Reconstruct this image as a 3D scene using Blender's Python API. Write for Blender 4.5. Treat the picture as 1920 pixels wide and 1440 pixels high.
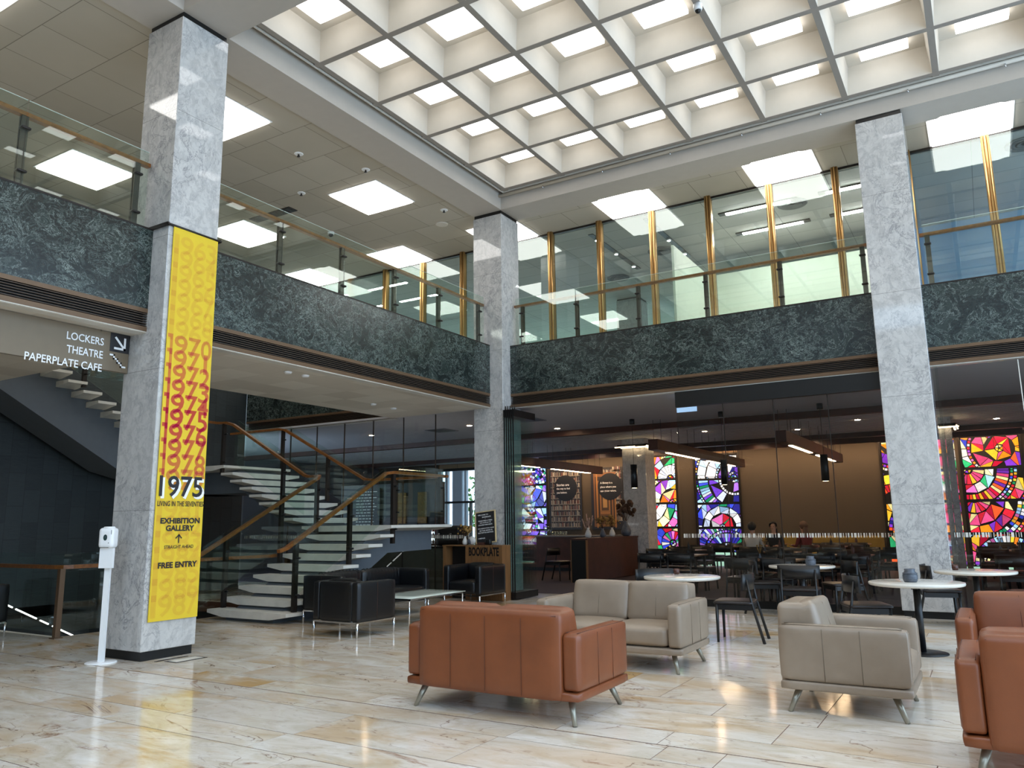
import bpy, bmesh, math, random
from mathutils import Vector, Matrix
for o in list(bpy.data.objects): bpy.data.objects.remove(o)
SC = bpy.context.scene
COL = SC.collection
PI = math.pi
# ------------------------------------------------------------------ camera
cam_d = bpy.data.cameras.new('camera'); cam = bpy.data.objects.new('camera', cam_d); COL.objects.link(cam)
cam_d.sensor_width = 36.0; cam_d.lens = 27.3505; cam_d.clip_start = .05; cam_d.clip_end = 300
YAW, PITCH, ROLL = .54084457, .17657855, -.01323024
_f = Vector((-math.sin(YAW)*math.cos(PITCH), math.cos(YAW)*math.cos(PITCH), math.sin(PITCH)))
_r = Vector((math.cos(YAW), math.sin(YAW), 0)); _u = _r.cross(_f)
_r2 = _r*math.cos(ROLL)+_u*math.sin(ROLL); _u2 = -_r*math.sin(ROLL)+_u*math.cos(ROLL)
_m = Matrix((_r2, _u2, -_f)).transposed().to_4x4(); _m.translation = Vector((8.00175, -12.96617, 1.43082))
cam.matrix_world = _m
SC.camera = cam
# ------------------------------------------------------------------ world, exposure
W = bpy.data.worlds.new('world'); SC.world = W; W.use_nodes = True
_bg = W.node_tree.nodes['Background']; _bg.inputs[0].default_value = (.56, .77, 1.0, 1); _bg.inputs[1].default_value = 3.9
SC.view_settings.view_transform = 'Standard'; SC.view_settings.look = 'None'
SC.view_settings.gamma = 1.0; SC.view_settings.use_curve_mapping = False
SC.view_settings.exposure = 0.0
E_COFFER, E_GALLERY = 3.6, 7.0
cy = SC.cycles
cy.use_denoising = True
cy.max_bounces = 8; cy.diffuse_bounces = 4; cy.glossy_bounces = 4; cy.transparent_max_bounces = 32; cy.transmission_bounces = 4
cy.caustics_reflective = False; cy.caustics_refractive = False
cy.sample_clamp_indirect = 6.0
# ------------------------------------------------------------------ helpers
def S(h):
    h = h.lstrip('#'); c = [int(h[i:i+2], 16)/255 for i in (0, 2, 4)]
    return tuple(v/12.92 if v <= .04045 else ((v+.055)/1.055)**2.4 for v in c)+(1,)
class NT:
    def __init__(s, name):
        s.m = bpy.data.materials.new(name); s.m.use_nodes = True; s.t = s.m.node_tree
        s.p = s.t.nodes['Principled BSDF']; s.out = s.t.nodes['Material Output']
    def n(s, t, **kw):
        nd = s.t.nodes.new(t)
        for k, v in kw.items(): setattr(nd, k, v)
        return nd
    def l(s, a, b): s.t.links.new(a, b)
    def val(s, nd, **kw):
        for k, v in kw.items(): nd.inputs[k.replace('_', ' ')].default_value = v
        return nd
    def coord(s, scale=(1, 1, 1), rot=(0, 0, 0), kind='Object'):
        tc = s.n('ShaderNodeTexCoord'); mp = s.n('ShaderNodeMapping')
        mp.inputs['Scale'].default_value = scale; mp.inputs['Rotation'].default_value = rot
        s.l(tc.outputs[kind], mp.inputs[0]); return mp.outputs[0]
    def noise(s, vec, sc, det=4, rough=.55, dist=0):
        nd = s.n('ShaderNodeTexNoise'); s.val(nd, Scale=sc, Detail=det, Roughness=rough, Distortion=dist); s.l(vec, nd.inputs['Vector']); return nd
    def ramp(s, fac, stops):
        r = s.n('ShaderNodeValToRGB'); e = r.color_ramp.elements
        while len(e) < len(stops): e.new(.5)
        for el, (p, c) in zip(e, stops): el.position = p; el.color = c
        s.l(fac, r.inputs[0]); return r.outputs[0]
    def mix(s, fac, a, b, mode='MIX'):
        m = s.n('ShaderNodeMix', data_type='RGBA', blend_type=mode)
        for sock, v in ((m.inputs[0], fac), (m.inputs[6], a), (m.inputs[7], b)):
            if hasattr(v, 'is_output'): s.l(v, sock)
            else: sock.default_value = v
        return m.outputs[2]
    def math(s, op, a, b=None):
        m = s.n('ShaderNodeMath', operation=op)
        for sock, v in ((m.inputs[0], a), (m.inputs[1], b)):
            if v is None: continue
            if hasattr(v, 'is_output'): s.l(v, sock)
            else: sock.default_value = v
        return m.outputs[0]
    def bump(s, h, st=.2, dist=.01):
        b = s.n('ShaderNodeBump'); s.val(b, Strength=st, Distance=dist); s.l(h, b.inputs['Height']); s.l(b.outputs[0], s.p.inputs['Normal'])
BLACK1 = (0, 0, 0, 1); WHITE1 = (1, 1, 1, 1)
def plain(name, col, rough=.5, metal=0, var=.06, vs=6, spec=.5, bump=0, bs=60, coat=0):
    k = NT(name); c = S(col) if isinstance(col, str) else col
    n = k.noise(k.coord(), vs)
    d = tuple(v*(1-var) for v in c[:3])+(1,); u = tuple(min(1, v*(1+var)) for v in c[:3])+(1,)
    k.l(k.ramp(n.outputs[0], ((.3, d), (.7, u))), k.p.inputs['Base Color'])
    k.val(k.p, Roughness=rough, Metallic=metal); k.p.inputs['Specular IOR Level'].default_value = spec
    k.p.inputs['Coat Weight'].default_value = coat
    if bump: k.bump(k.noise(k.coord(), bs, 3).outputs[0], bump, .004)
    return k.m
def emit(name, col, st):
    k = NT(name); k.p.inputs['Base Color'].default_value = (.8, .8, .8, 1)
    k.p.inputs['Emission Color'].default_value = S(col) if isinstance(col, str) else col
    k.p.inputs['Emission Strength'].default_value = st; return k.m
def glass(name, tint, r0=.045, extra=0.0):
    k = NT(name); k.t.nodes.remove(k.p)
    g = k.n('ShaderNodeNewGeometry'); dot = k.n('ShaderNodeVectorMath', operation='DOT_PRODUCT')
    k.l(g.outputs['Normal'], dot.inputs[0]); k.l(g.outputs['Incoming'], dot.inputs[1])
    a = k.math('SUBTRACT', 1.0, k.math('ABSOLUTE', dot.outputs['Value']))
    f = k.math('ADD', k.math('MULTIPLY', k.math('POWER', a, 5.0), 1-r0), r0)
    tr = k.n('ShaderNodeBsdfTransparent'); tr.inputs[0].default_value = tint
    gl = k.n('ShaderNodeBsdfGlossy'); gl.inputs['Roughness'].default_value = 0.0; gl.inputs[0].default_value = (.95, 1, .98, 1)
    mx = k.n('ShaderNodeMixShader'); k.l(f, mx.inputs[0]); k.l(tr.outputs[0], mx.inputs[1]); k.l(gl.outputs[0], mx.inputs[2])
    sh = mx.outputs[0]
    if extra:
        df = k.n('ShaderNodeBsdfDiffuse'); df.inputs[0].default_value = (.8, .85, .8, 1)
        m2 = k.n('ShaderNodeMixShader'); m2.inputs[0].default_value = extra
        k.l(sh, m2.inputs[1]); k.l(df.outputs[0], m2.inputs[2]); sh = m2.outputs[0]
    k.l(sh, k.out.inputs[0]); return k.m

def marble_white():
    k = NT('white_marble'); v = k.coord((1, 1, .75), (.5, .3, .2))
    n2 = k.noise(v, 3.6, 10, .7, .9); n3 = k.noise(v, 9, 6, .7, .8); w = k.noise(v, 1.2, 3, .5)
    vein = k.math('ABSOLUTE', k.math('SUBTRACT', n2.outputs[0], .5))
    vm = k.math('MULTIPLY', k.ramp(vein, ((0, (.75, .75, .75, 1)), (.022, BLACK1))), k.ramp(w.outputs[0], ((.4, (.12, .25, .25, 1)), (.65, WHITE1))))
    base = k.ramp(n3.outputs[0], ((.28, S('#aaa8a6')), (.5, S('#c2c0bd')), (.75, S('#d0ceca'))))
    c = k.mix(vm, base, S('#6e6d73'))
    v2 = k.math('ABSOLUTE', k.math('SUBTRACT', n3.outputs[0], .47))
    c = k.mix(k.ramp(v2, ((0, (.45, .45, .45, 1)), (.012, BLACK1))), c, S('#8a898c'))
    z = k.n('ShaderNodeSeparateXYZ'); tc = k.n('ShaderNodeTexCoord'); k.l(tc.outputs['Object'], z.inputs[0])
    fr = k.math('FRACT', k.math('DIVIDE', z.outputs[2], 1.62))
    c = k.mix(k.math('LESS_THAN', fr, .0025), c, S('#6f6e6b'))
    k.l(c, k.p.inputs['Base Color']); k.val(k.p, Roughness=.05); k.p.inputs['Specular IOR Level'].default_value = .6
    return k.m
def marble_green():
    k = NT('green_marble'); v = k.coord((1, 1, 1.3), (.4, .2, .5))
    a = k.noise(v, 3.0, 9, .68, 1.8); b = k.noise(v, 6.0, 9, .66, 2.6); d = k.noise(v, 1.3, 5, .6); e = k.noise(v, 16, 6, .7, 1.0)
    base = k.ramp(a.outputs[0], ((.32, S('#0c1010')), (.5, S('#1b2422')), (.66, S('#29332f')), (.8, S('#3f4c46'))))
    c = k.mix(k.math('MULTIPLY', k.ramp(e.outputs[0], ((.55, BLACK1), (.75, WHITE1))), .2), base, S('#6f857b'))
    v1 = k.math('ABSOLUTE', k.math('SUBTRACT', b.outputs[0], .5))
    c = k.mix(k.math('MULTIPLY', k.ramp(v1, ((0, WHITE1), (.028, BLACK1))), k.ramp(d.outputs[0], ((.4, (.05, .05, .05, 1)), (.65, (.6, .6, .6, 1))))), c, S('#94a39b'))
    v2 = k.math('ABSOLUTE', k.math('SUBTRACT', a.outputs[0], .53))
    c = k.mix(k.ramp(v2, ((0, (.6, .6, .6, 1)), (.007, BLACK1))), c, S('#b4c0b9'))
    k.l(c, k.p.inputs['Base Color']); k.val(k.p, Roughness=.25); return k.m
def marble_floor():
    k = NT('cream_marble_floor'); at = k.n('ShaderNodeAttribute', attribute_name='slab')
    off = k.n('ShaderNodeVectorMath', operation='MULTIPLY_ADD'); off.inputs[1].default_value = (60, 60, 60)
    k.l(at.outputs['Vector'], off.inputs[0]); k.l(k.coord((.75, 1.7, 1), (0, 0, .35)), off.inputs[2]); v = off.outputs[0]
    sp = k.n('ShaderNodeSeparateXYZ'); k.l(at.outputs['Vector'], sp.inputs[0])
    big = k.noise(v, .8, 6, .6, .8); med = k.noise(v, 2.6, 7, .62, 1.0); fine = k.noise(v, 9, 6, .7, .6)
    base = k.ramp(med.outputs[0], ((.3, S('#c6b89f')), (.5, S('#dcd2c3')), (.68, S('#ece7e0'))))
    base = k.mix(k.math('MULTIPLY', sp.outputs[0], .5), base, S('#cfc6bc'))
    och = k.math('MULTIPLY', k.ramp(big.outputs[0], ((.46, BLACK1), (.6, WHITE1))), k.math('ADD', .3, k.math('MULTIPLY', sp.outputs[1], .75)))
    c = k.mix(och, base, S('#c5a06a'))
    rust = k.math('MULTIPLY', k.ramp(k.noise(v, 1.3, 8, .7, 1.5).outputs[0], ((.6, BLACK1), (.66, WHITE1))), k.ramp(fine.outputs[0], ((.35, BLACK1), (.6, WHITE1))))
    c = k.mix(k.math('MULTIPLY', rust, .75), c, S('#8a5a34'))
    vn = k.math('ABSOLUTE', k.math('SUBTRACT', k.noise(v, 1.0, 5, .5, 1.2).outputs[0], .5))
    gate = k.ramp(k.noise(v, 1.7, 3).outputs[0], ((.45, BLACK1), (.6, WHITE1)))
    c = k.mix(k.math('MULTIPLY', k.ramp(vn, ((0, (.9, .9, .9, 1)), (.006, BLACK1))), gate), c, S('#74503c'))
    c = k.mix(k.math('MULTIPLY', k.ramp(fine.outputs[0], ((.3, WHITE1), (.45, BLACK1))), .4), c, S('#a08f7c'))
    k.l(c, k.p.inputs['Base Color']); k.val(k.p, Roughness=.11); k.p.inputs['Specular IOR Level'].default_value = .55
    return k.m
def tiled(name, c1, c2, sx, sy, joint, jw=.006, rough=.85, ox=0, oy=0, off=False):
    k = NT(name); br = k.n('ShaderNodeTexBrick'); br.offset = .5 if off else 0.0
    mp = k.n('ShaderNodeMapping'); mp.inputs['Location'].default_value = (ox, oy, 0)
    tc = k.n('ShaderNodeTexCoord'); k.l(tc.outputs['Object'], mp.inputs[0]); k.l(mp.outputs[0], br.inputs['Vector'])
    k.val(br, Scale=1.0, Mortar_Size=jw); br.inputs['Brick Width'].default_value = sx; br.inputs['Row Height'].default_value = sy
    br.inputs['Color1'].default_value = S(c1); br.inputs['Color2'].default_value = S(c2); br.inputs['Mortar'].default_value = S(joint)
    n = k.noise(k.coord(), 1.2, 3); c = k.mix(k.math('MULTIPLY', n.outputs[0], .2), br.outputs['Color'], S('#6a6456'))
    k.l(c, k.p.inputs['Base Color']); k.val(k.p, Roughness=rough); return k.m
def slate():
    k = NT('slate_cladding'); tc = k.n('ShaderNodeTexCoord'); sp = k.n('ShaderNodeSeparateXYZ'); cb = k.n('ShaderNodeCombineXYZ')
    k.l(tc.outputs['Object'], sp.inputs[0]); k.l(sp.outputs[2], cb.inputs[0]); k.l(k.math('ADD', sp.outputs[1], sp.outputs[0]), cb.inputs[1])
    br = k.n('ShaderNodeTexBrick'); k.l(cb.outputs[0], br.inputs['Vector']); k.val(br, Scale=1.0, Mortar_Size=.006)
    br.inputs['Brick Width'].default_value = .62; br.inputs['Row Height'].default_value = .3
    br.inputs['Color1'].default_value = S('#181d20'); br.inputs['Color2'].default_value = S('#2b3133'); br.inputs['Mortar'].default_value = S('#0b0d0e')
    n = k.noise(k.coord((1, 1, 4)), 6, 6, .65)
    k.l(k.mix(k.math('MULTIPLY', n.outputs[0], .5), br.outputs['Color'], S('#3a3f3d')), k.p.inputs['Base Color']); k.val(k.p, Roughness=.45)
    k.bump(n.outputs[0], .3, .02); return k.m
def wood(name, c1, c2, scale=(1, 1, 1), rough=.35, ws=6):
    k = NT(name); v = k.coord(scale); n = k.noise(v, ws, 6, .6, .5); f = k.noise(v, ws*6, 4, .6)
    c = k.ramp(n.outputs[0], ((.3, S(c1)), (.7, S(c2)))); c = k.mix(k.math('MULTIPLY', f.outputs[0], .35), c, S(c1))
    k.l(c, k.p.inputs['Base Color']); k.val(k.p, Roughness=rough); return k.m
def leather(name, col, dark, rough=.38):
    k = NT(name); n = k.noise(k.coord(), 3, 4); g = k.n('ShaderNodeTexVoronoi'); k.val(g, Scale=260.0); k.l(k.coord(), g.inputs['Vector'])
    k.l(k.ramp(n.outputs[0], ((.3, S(dark)), (.7, S(col)))), k.p.inputs['Base Color']); k.val(k.p, Roughness=rough)
    k.bump(g.outputs['Distance'], .12, .002); return k.m
def attr_emit(name, st):
    k = NT(name); at = k.n('ShaderNodeAttribute', attribute_name='tint')
    n = k.noise(k.coord(), 14, 4); c = k.mix(k.math('MULTIPLY', n.outputs[0], .5), at.outputs['Color'], BLACK1)
    k.l(c, k.p.inputs['Base Color']); k.l(c, k.p.inputs['Emission Color']); k.val(k.p, Roughness=.15); k.p.inputs['Emission Strength'].default_value = st
    return k.m
def attr_plain(name, rough=.6):
    k = NT(name); at = k.n('ShaderNodeAttribute', attribute_name='tint'); k.l(at.outputs['Color'], k.p.inputs['Base Color']); k.val(k.p, Roughness=rough); return k.m
def ink_layer():
    k = NT('banner_ink'); k.t.nodes.remove(k.p); at = k.n('ShaderNodeAttribute', attribute_name='tint'); tr = k.n('ShaderNodeBsdfTransparent')
    k.l(at.outputs['Color'], tr.inputs[0]); k.l(tr.outputs[0], k.out.inputs[0]); return k.m
M = dict(
 marble=marble_white(), green=marble_green(), floor=marble_floor(), slate=slate(),
 cream=plain('cream_plaster', '#cdc6ba', .8, var=.02), rib=plain('rib_shaded_plaster', '#958d84', .8, var=.02), beam=plain('beam_plaster', '#b6aea4', .8, var=.02),  # ribs: same paint as the coffers, darkened in colour for their shaded undersides
 gtile=tiled('gallery_ceiling_tile', '#bab2a3', '#b0a797', .92, .92, '#7f786b', off=True),
 stile=tiled('soffit_tile', '#e6dfd2', '#cfc6b8', .62, .62, '#d0c8ba'),
 cafeceil=plain('cafe_ceiling_paint', '#b5b2b4', .7, var=.02), roomceil=tiled('room_ceiling_tile', '#c9c9c6', '#c2c2c0', 1.2, .6, '#888888'),
 black=plain('black_metal', '#0c0c0c', .4), bronze=plain('bronze_metal', '#6a523c', .42, .3), louvre=plain('louvre_metal', '#4a3c30', .5, .2), darkbronze=plain('dark_bronze', '#2a2420', .42, .4),
 gold=plain('gold_bronze', '#c09862', .3, .8, vs=2), postm=plain('post_metal', '#4a443e', .35, .7), chrome=plain('chrome', '#d8dade', .08, 1, var=.02),
 rail=wood('rail_timber', '#6b3f1c', '#96602e', (3, 3, 3), .28), glassb=glass('balustrade_glass', (.93, .98, .95, 1), .05),
 glassw=glass('partition_glass', (.92, .955, .94, 1), .06), glassc=glass('cafe_glass', (.90, .90, .90, 1), .03), glassgreen=glass('folded_glass', (.955, .985, .98, 1), .05),
 tread=plain('tread_stone', '#d6d2c8', .4, var=.1, vs=4), stringer=plain('stringer_paint', '#5f656b', .8, var=.04, bump=.2), dark=plain('dark_void', '#0b0b0c', .7),
 tan=plain('sign_bronze_panel', '#776854', .45, .2, var=.03), white=plain('white_paint', '#f0f0f0', .4, var=.01), signblack=plain('sign_black', '#1d1a1c', .5),
 yellow=plain('banner_yellow', '#e0c02c', .75, var=.03), orange=leather('tan_leather', '#844929', '#743f23'), beige=leather('beige_leather', '#988877', '#877766', .36),
 blackl=leather('black_leather', '#101114', '#08090b', .35), legm=plain('brushed_brass_leg', '#9c9687', .35, .6), seam=plain('dark_seam', '#57301e', .7), seamb=plain('beige_seam', '#6d6050', .7),
 wtable=plain('white_stone_top', '#d9d5cb', .12, var=.03, vs=30), cblack=plain('black_timber', '#0e0f12', .38), cseat=plain('dark_brown_leather', '#1f191a', .33),
 carpet=plain('purple_carpet', '#3d3138', .95, var=.12, vs=40), wall=tiled('beige_wall_panel', '#b79a78', '#b09370', 1.2, 4.0, '#4c4237'), brownwood=wood('brown_timber', '#3a2119', '#552f22', (1, 1, 1), .5, 3),
 deskwood=wood('desk_timber', '#6d4a2a', '#8a613a', (9, 9, .6), .5, 3), wtop=wood('table_timber', '#6b4b33', '#8f6a4a', (1, 5, 1), .35, 2), mustard=plain('mustard_fabric', '#8a7434', .9),
 led=emit('led_warm', '#ffdcae', 26), ledc=emit('led_collar', '#ffe0b0', 6), ledroom=emit('led_room', '#ffffff', 80), wash=emit('wall_wash_light', '#ffd6a6', 85), spot=emit('spot_lamp', '#ffffff', 90), downl=emit('downlight_lamp', '#ffdcb0', 170), ledw=emit('led_white', '#ffffff', 6), panel=emit('light_panel', (1, .975, .93, 1), E_GALLERY), coffer=emit('coffer_light', (1, .985, .97, 1), E_COFFER),
 exitm=emit('exit_sign_face', '#9fd0ff', 1.0), stained=attr_emit('stained_glass', 1.7), concrete=plain('black_concrete', '#09090a', .6),
 tinted=attr_plain('printed_picture'), ink=ink_layer(), navy=plain('navy_disc', '#0d1018', .6), olive=plain('olive_panel', '#5d5f52', .5), pale=plain('pale_green_wall', '#dde2d4', .7, var=.02), bluewall=plain('pale_blue_wall', '#8fb2dc', .7, var=.02),
 grey=plain('grey_wall', '#75777a', .7, var=.03), whiteg=plain('window_frame_blue_white', '#cfd9e4', .5, var=.02), leaf=plain('tree_leaf', '#6f9a4f', .7, var=.3, vs=3), bark=plain('bark', '#4a3a2c', .9),
 ceramic=plain('white_ceramic', '#c9c6c0', .3, var=.03), greyceramic=plain('grey_ceramic', '#4e545e', .4, var=.3, vs=30), dried=plain('dried_flower', '#8a6a36', .9, var=.4, vs=30), driedd=plain('dark_dried_flower', '#4a3424', .9, var=.4, vs=30), pinkd=plain('pale_dried_stem', '#b09080', .9, var=.3, vs=20),
 skin=plain('skin', '#b98d72', .55), hair=plain('dark_hair', '#15100d', .6), hairb=plain('light_brown_hair', '#6a4a34', .6), shirt=plain('white_shirt', '#b9b2a6', .8), blacktop=plain('black_cloth', '#17171a', .8), redtop=plain('red_cloth', '#6e1f1d', .8), trousers=plain('dark_trousers', '#1b1c22', .8),
 ground=plain('outdoor_grass', '#7c8f62', .9), screenw=emit('cabinet_light', '#dfeeff', 2.2), tealglass=plain('coffee_table_glass', '#c8d2c8', .1, var=.02), gold2=plain('pale_frame_timber', '#d0b98c', .5), seat2=plain('votive_glass', '#4a2a22', .2),
)
class B:
    """collects shapes, then links them as ONE mesh object"""
    def __init__(s): s.bm = bmesh.new(); s.tag = None; s.lay = None
    def _col(s, faces, c):
        if c is None: return
        if s.lay is None: s.lay = s.bm.loops.layers.float_color.new('tint')
        for f in faces:
            for lp in f.loops: lp[s.lay] = c
    def face(s, pts, c=None):
        f = s.bm.faces.new([s.bm.verts.new(p) for p in pts]); s._col([f], c); return s
    def hexa(s, p, c=None):
        v = [s.bm.verts.new(q) for q in p]
        fs = [s.bm.faces.new([v[i] for i in q]) for q in ((3, 2, 1, 0), (4, 5, 6, 7), (0, 1, 5, 4), (1, 2, 6, 5), (2, 3, 7, 6), (3, 0, 4, 7))]
        s._col(fs, c); return s
    def box(s, x0, x1, y0, y1, z0, z1, c=None):
        return s.hexa([(x0, y0, z0), (x1, y0, z0), (x1, y1, z0), (x0, y1, z0), (x0, y0, z1), (x1, y0, z1), (x1, y1, z1), (x0, y1, z1)], c)
    def rbox(s, x0, x1, y0, y1, z0, z1, r=.03, n=8, puff=0):
        """rounded, optionally puffed box"""
        t = bmesh.new(); bmesh.ops.create_cube(t, size=2); bmesh.ops.subdivide_edges(t, edges=t.edges[:], cuts=n, use_grid_fill=True)
        h = Vector(((x1-x0)/2, (y1-y0)/2, (z1-z0)/2)); c = Vector(((x0+x1)/2, (y0+y1)/2, (z0+z1)/2))
        r = min(r, min(h)*.98)
        mp = {}
        for v in t.verts:
            q = Vector([math.copysign(abs(a)**.72, a)*b for a, b in zip(v.co, h)])
            inn = Vector([max(-b+r, min(b-r, a)) for a, b in zip(q, h)])
            d = q-inn
            # push surface points of a face out to the skin
            if d.length > 1e-9: q = inn+d.normalized()*r
            else:
                k = max(range(3), key=lambda i: abs(q[i])/h[i]); q[k] = math.copysign(h[k], q[k])
            if puff:
                k = max(range(3), key=lambda i: abs(v.co[i])); o = [i for i in range(3) if i != k]
                q[k] += math.copysign(puff*(1-v.co[o[0]]**2)*(1-v.co[o[1]]**2), v.co[k])
            mp[v] = s.bm.verts.new(q+c)
        for f in t.faces:
            g = s.bm.faces.new([mp[v] for v in f.verts]); g.smooth = True
        t.free(); return s
    def tube(s, path, r, n=8, cap=True, r2=None):
        P = [Vector(p) for p in path]; rings = []
        for i, p in enumerate(P):
            d = (P[min(i+1, len(P)-1)]-P[max(i-1, 0)]).normalized()
            a = Vector((0, 0, 1)) if abs(d.z) < .9 else Vector((1, 0, 0))
            u = d.cross(a).normalized(); w = u.cross(d)
            rr = r if r2 is None else r+(r2-r)*i/(len(P)-1)
            rings.append([s.bm.verts.new(p+(u*math.cos(2*PI*k/n)+w*math.sin(2*PI*k/n))*rr) for k in range(n)])
        for a, b in zip(rings, rings[1:]):
            for k in range(n):
                f = s.bm.faces.new((a[k], a[(k+1) % n], b[(k+1) % n], b[k])); f.smooth = True
        if cap: s.bm.faces.new(rings[0][::-1]); s.bm.faces.new(rings[-1])
        return s
    def bar(s, path, w, h):
        """rectangular section swept along a path"""
        P = [Vector(p) for p in path]; rings = []
        for i, p in enumerate(P):
            d = (P[min(i+1, len(P)-1)]-P[max(i-1, 0)]).normalized()
            u = d.cross(Vector((0, 0, 1)))
            u = u.normalized() if u.length > 1e-4 else Vector((1, 0, 0)); q = u.cross(d)
            rings.append([s.bm.verts.new(p+u*a*w/2+q*b*h/2) for a, b in ((-1, -1), (1, -1), (1, 1), (-1, 1))])
        for a, b in zip(rings, rings[1:]):
            for k in range(4): s.bm.faces.new((a[k], a[(k+1) % 4], b[(k+1) % 4], b[k]))
        s.bm.faces.new(rings[0][::-1]); s.bm.faces.new(rings[-1]); return s
    def lathe(s, prof, c=(0, 0, 0), n=24):
        rings = []
        for r, z in prof: rings.append([s.bm.verts.new((c[0]+max(r, 1e-4)*math.cos(2*PI*k/n), c[1]+max(r, 1e-4)*math.sin(2*PI*k/n), c[2]+z)) for k in range(n)])
        for a, b in zip(rings, rings[1:]):
            for k in range(n):
                f = s.bm.faces.new((a[k], a[(k+1) % n], b[(k+1) % n], b[k])); f.smooth = True
        s.bm.faces.new(rings[0][::-1]); s.bm.faces.new(rings[-1]); return s
    def ball(s, c, r, n=8):
        if not isinstance(r, (tuple, list)): r = (r, r, r)
        g = bmesh.ops.create_uvsphere(s.bm, u_segments=n, v_segments=max(4, n*3//4), radius=1)
        for v in g['verts']:
            v.co = Vector((v.co.x*r[0]+c[0], v.co.y*r[1]+c[1], v.co.z*r[2]+c[2]))
            for f in v.link_faces: f.smooth = True
        return s
    def prism(s, poly, axis, a, b, c=None):
        """polygon (pairs) extruded along axis 0/1/2"""
        def pt(q, t):
            q = list(q); q.insert(axis, t); return q
        A = [s.bm.verts.new(pt(q, a)) for q in poly]; Bv = [s.bm.verts.new(pt(q, b)) for q in poly]; n = len(poly)
        fs = [s.bm.faces.new(A[::-1]), s.bm.faces.new(Bv)]
        for k in range(n): fs.append(s.bm.faces.new((A[k], A[(k+1) % n], Bv[(k+1) % n], Bv[k])))
        s._col(fs, c); return s
    def done(s, name, mat, parent=None, kind=None, normals=True):
        if normals: bmesh.ops.recalc_face_normals(s.bm, faces=s.bm.faces)
        me = bpy.data.meshes.new(name); s.bm.to_mesh(me); s.bm.free()
        o = bpy.data.objects.new(name, me); COL.objects.link(o); me.materials.append(mat if not isinstance(mat, str) else M[mat])
        if parent is not None: o.parent = parent
        if kind: o['kind'] = kind
        return o
def thing(name, label, cat, loc=(0, 0, 0), rz=0, group=None):
    o = bpy.data.objects.new(name, None); o.empty_display_size = .1; COL.objects.link(o); o.location = loc; o.rotation_euler = (0, 0, rz)
    return tag(o, label, cat, group)
def tag(o, label, cat, group=None):
    o['label'] = label; o['category'] = cat
    if group: o['group'] = group
    return o
def struct(name, b, mat, parent=None): return b.done(name, mat, parent, 'structure' if parent is None else None)
def dup(root, loc, rz, label=None, group=None):
    r = root.copy(); COL.objects.link(r); r.location = loc; r.rotation_euler = (0, 0, rz)
    if label: r['label'] = label
    if group: r['group'] = group
    for ch in list(root.children):
        c = ch.copy(); COL.objects.link(c); c.parent = r
        for g in ch.children:
            d = g.copy(); COL.objects.link(d); d.parent = c
    return r
_tc = {}
def text_polys(s, bold=0.0):
    """built-in font outlines as a triangulated mesh (cached)"""
    k = (s, bold)
    if k not in _tc:
        cu = bpy.data.curves.new('t', 'FONT'); cu.body = s; cu.offset = bold; cu.resolution_u = 3
        ob = bpy.data.objects.new('t', cu); COL.objects.link(ob)
        dg = bpy.context.evaluated_depsgraph_get(); me = bpy.data.meshes.new_from_object(ob.evaluated_get(dg))
        vs = [v.co.copy() for v in me.vertices]; fs = [list(p.vertices) for p in me.polygons]
        bpy.data.objects.remove(ob); bpy.data.curves.remove(cu); bpy.data.meshes.remove(me); _tc[k] = (vs, fs)
    return _tc[k]
def put_text(b, s, o, u, v, w=None, h=None, bold=.01, align='C', c=None, lift=0, thick=.0):
    """adds text to B b; o anchor (centre/left/right of the box, vertical centre), u,v unit axes; sizes in metres"""
    vs, fs = text_polys(s, bold); x0 = min(p.x for p in vs); x1 = max(p.x for p in vs); y0 = min(p.y for p in vs); y1 = max(p.y for p in vs)
    sx = w/(x1-x0) if w else None; sy = h/(y1-y0) if h else None
    sx = sx or sy; sy = sy or sx
    u = Vector(u); v = Vector(v); n = u.cross(v); o = Vector(o)
    ax = {'C': -(x0+x1)/2, 'L': -x0, 'R': -x1}[align]
    nv = [b.bm.verts.new(o+u*(p.x+ax)*sx+v*(p.y-(y0+y1)/2)*sy+n*lift) for p in vs]
    for f in fs:
        try: g = b.bm.faces.new([nv[i] for i in f]); b._col([g], c)
        except ValueError: pass
UX, UY, UZ = (1, 0, 0), (0, 1, 0), (0, 0, 1)
random.seed(7)
AY0, AY1, CX0, CX1, WC = -7.527, -6.837, 6.787, 7.477, .69
ZF, ZM, ZG, ZS, ZC = 4.963, 3.988, 3.711, 7.82, 7.86   # fascia top, marble bottom, grille bottom, beam soffit, gallery ceiling
# ================================================================== SETTING
def rect_sub(r, h):
    """rectangle minus hole -> rectangles"""
    x0, x1, y0, y1 = r; a0, a1, b0, b1 = h
    if x1 <= a0 or x0 >= a1 or y1 <= b0 or y0 >= b1: return [r]
    o = []
    if y0 < b0: o.append((x0, x1, y0, b0)); y0 = b0
    if y1 > b1: o.append((x0, x1, b1, y1)); y1 = b1
    if x0 < a0: o.append((x0, a0, y0, y1))
    if x1 > a1: o.append((a1, x1, y0, y1))
    return o
VOID = (-7.6, -2.87, -6.86, -2.6)
FX0, FX1, FY0 = -9.0, 14.0, -20.0
b = B(); lay = b.bm.loops.layers.float_color.new('slab')
rows = [1.45, .75, .05, -.6, -1.55, -1.95, -2.9, -3.3, -4.25, -4.65, -5.62, -6.54, -6.96, -7.52, -7.87, -8.2, -8.83, -9.2, -10.15, -10.5, -11.45, -11.8, -12.8, -13.2, -14.2, -14.6, -15.6, -16.6, -18, -20.0]
g = .0032
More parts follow.
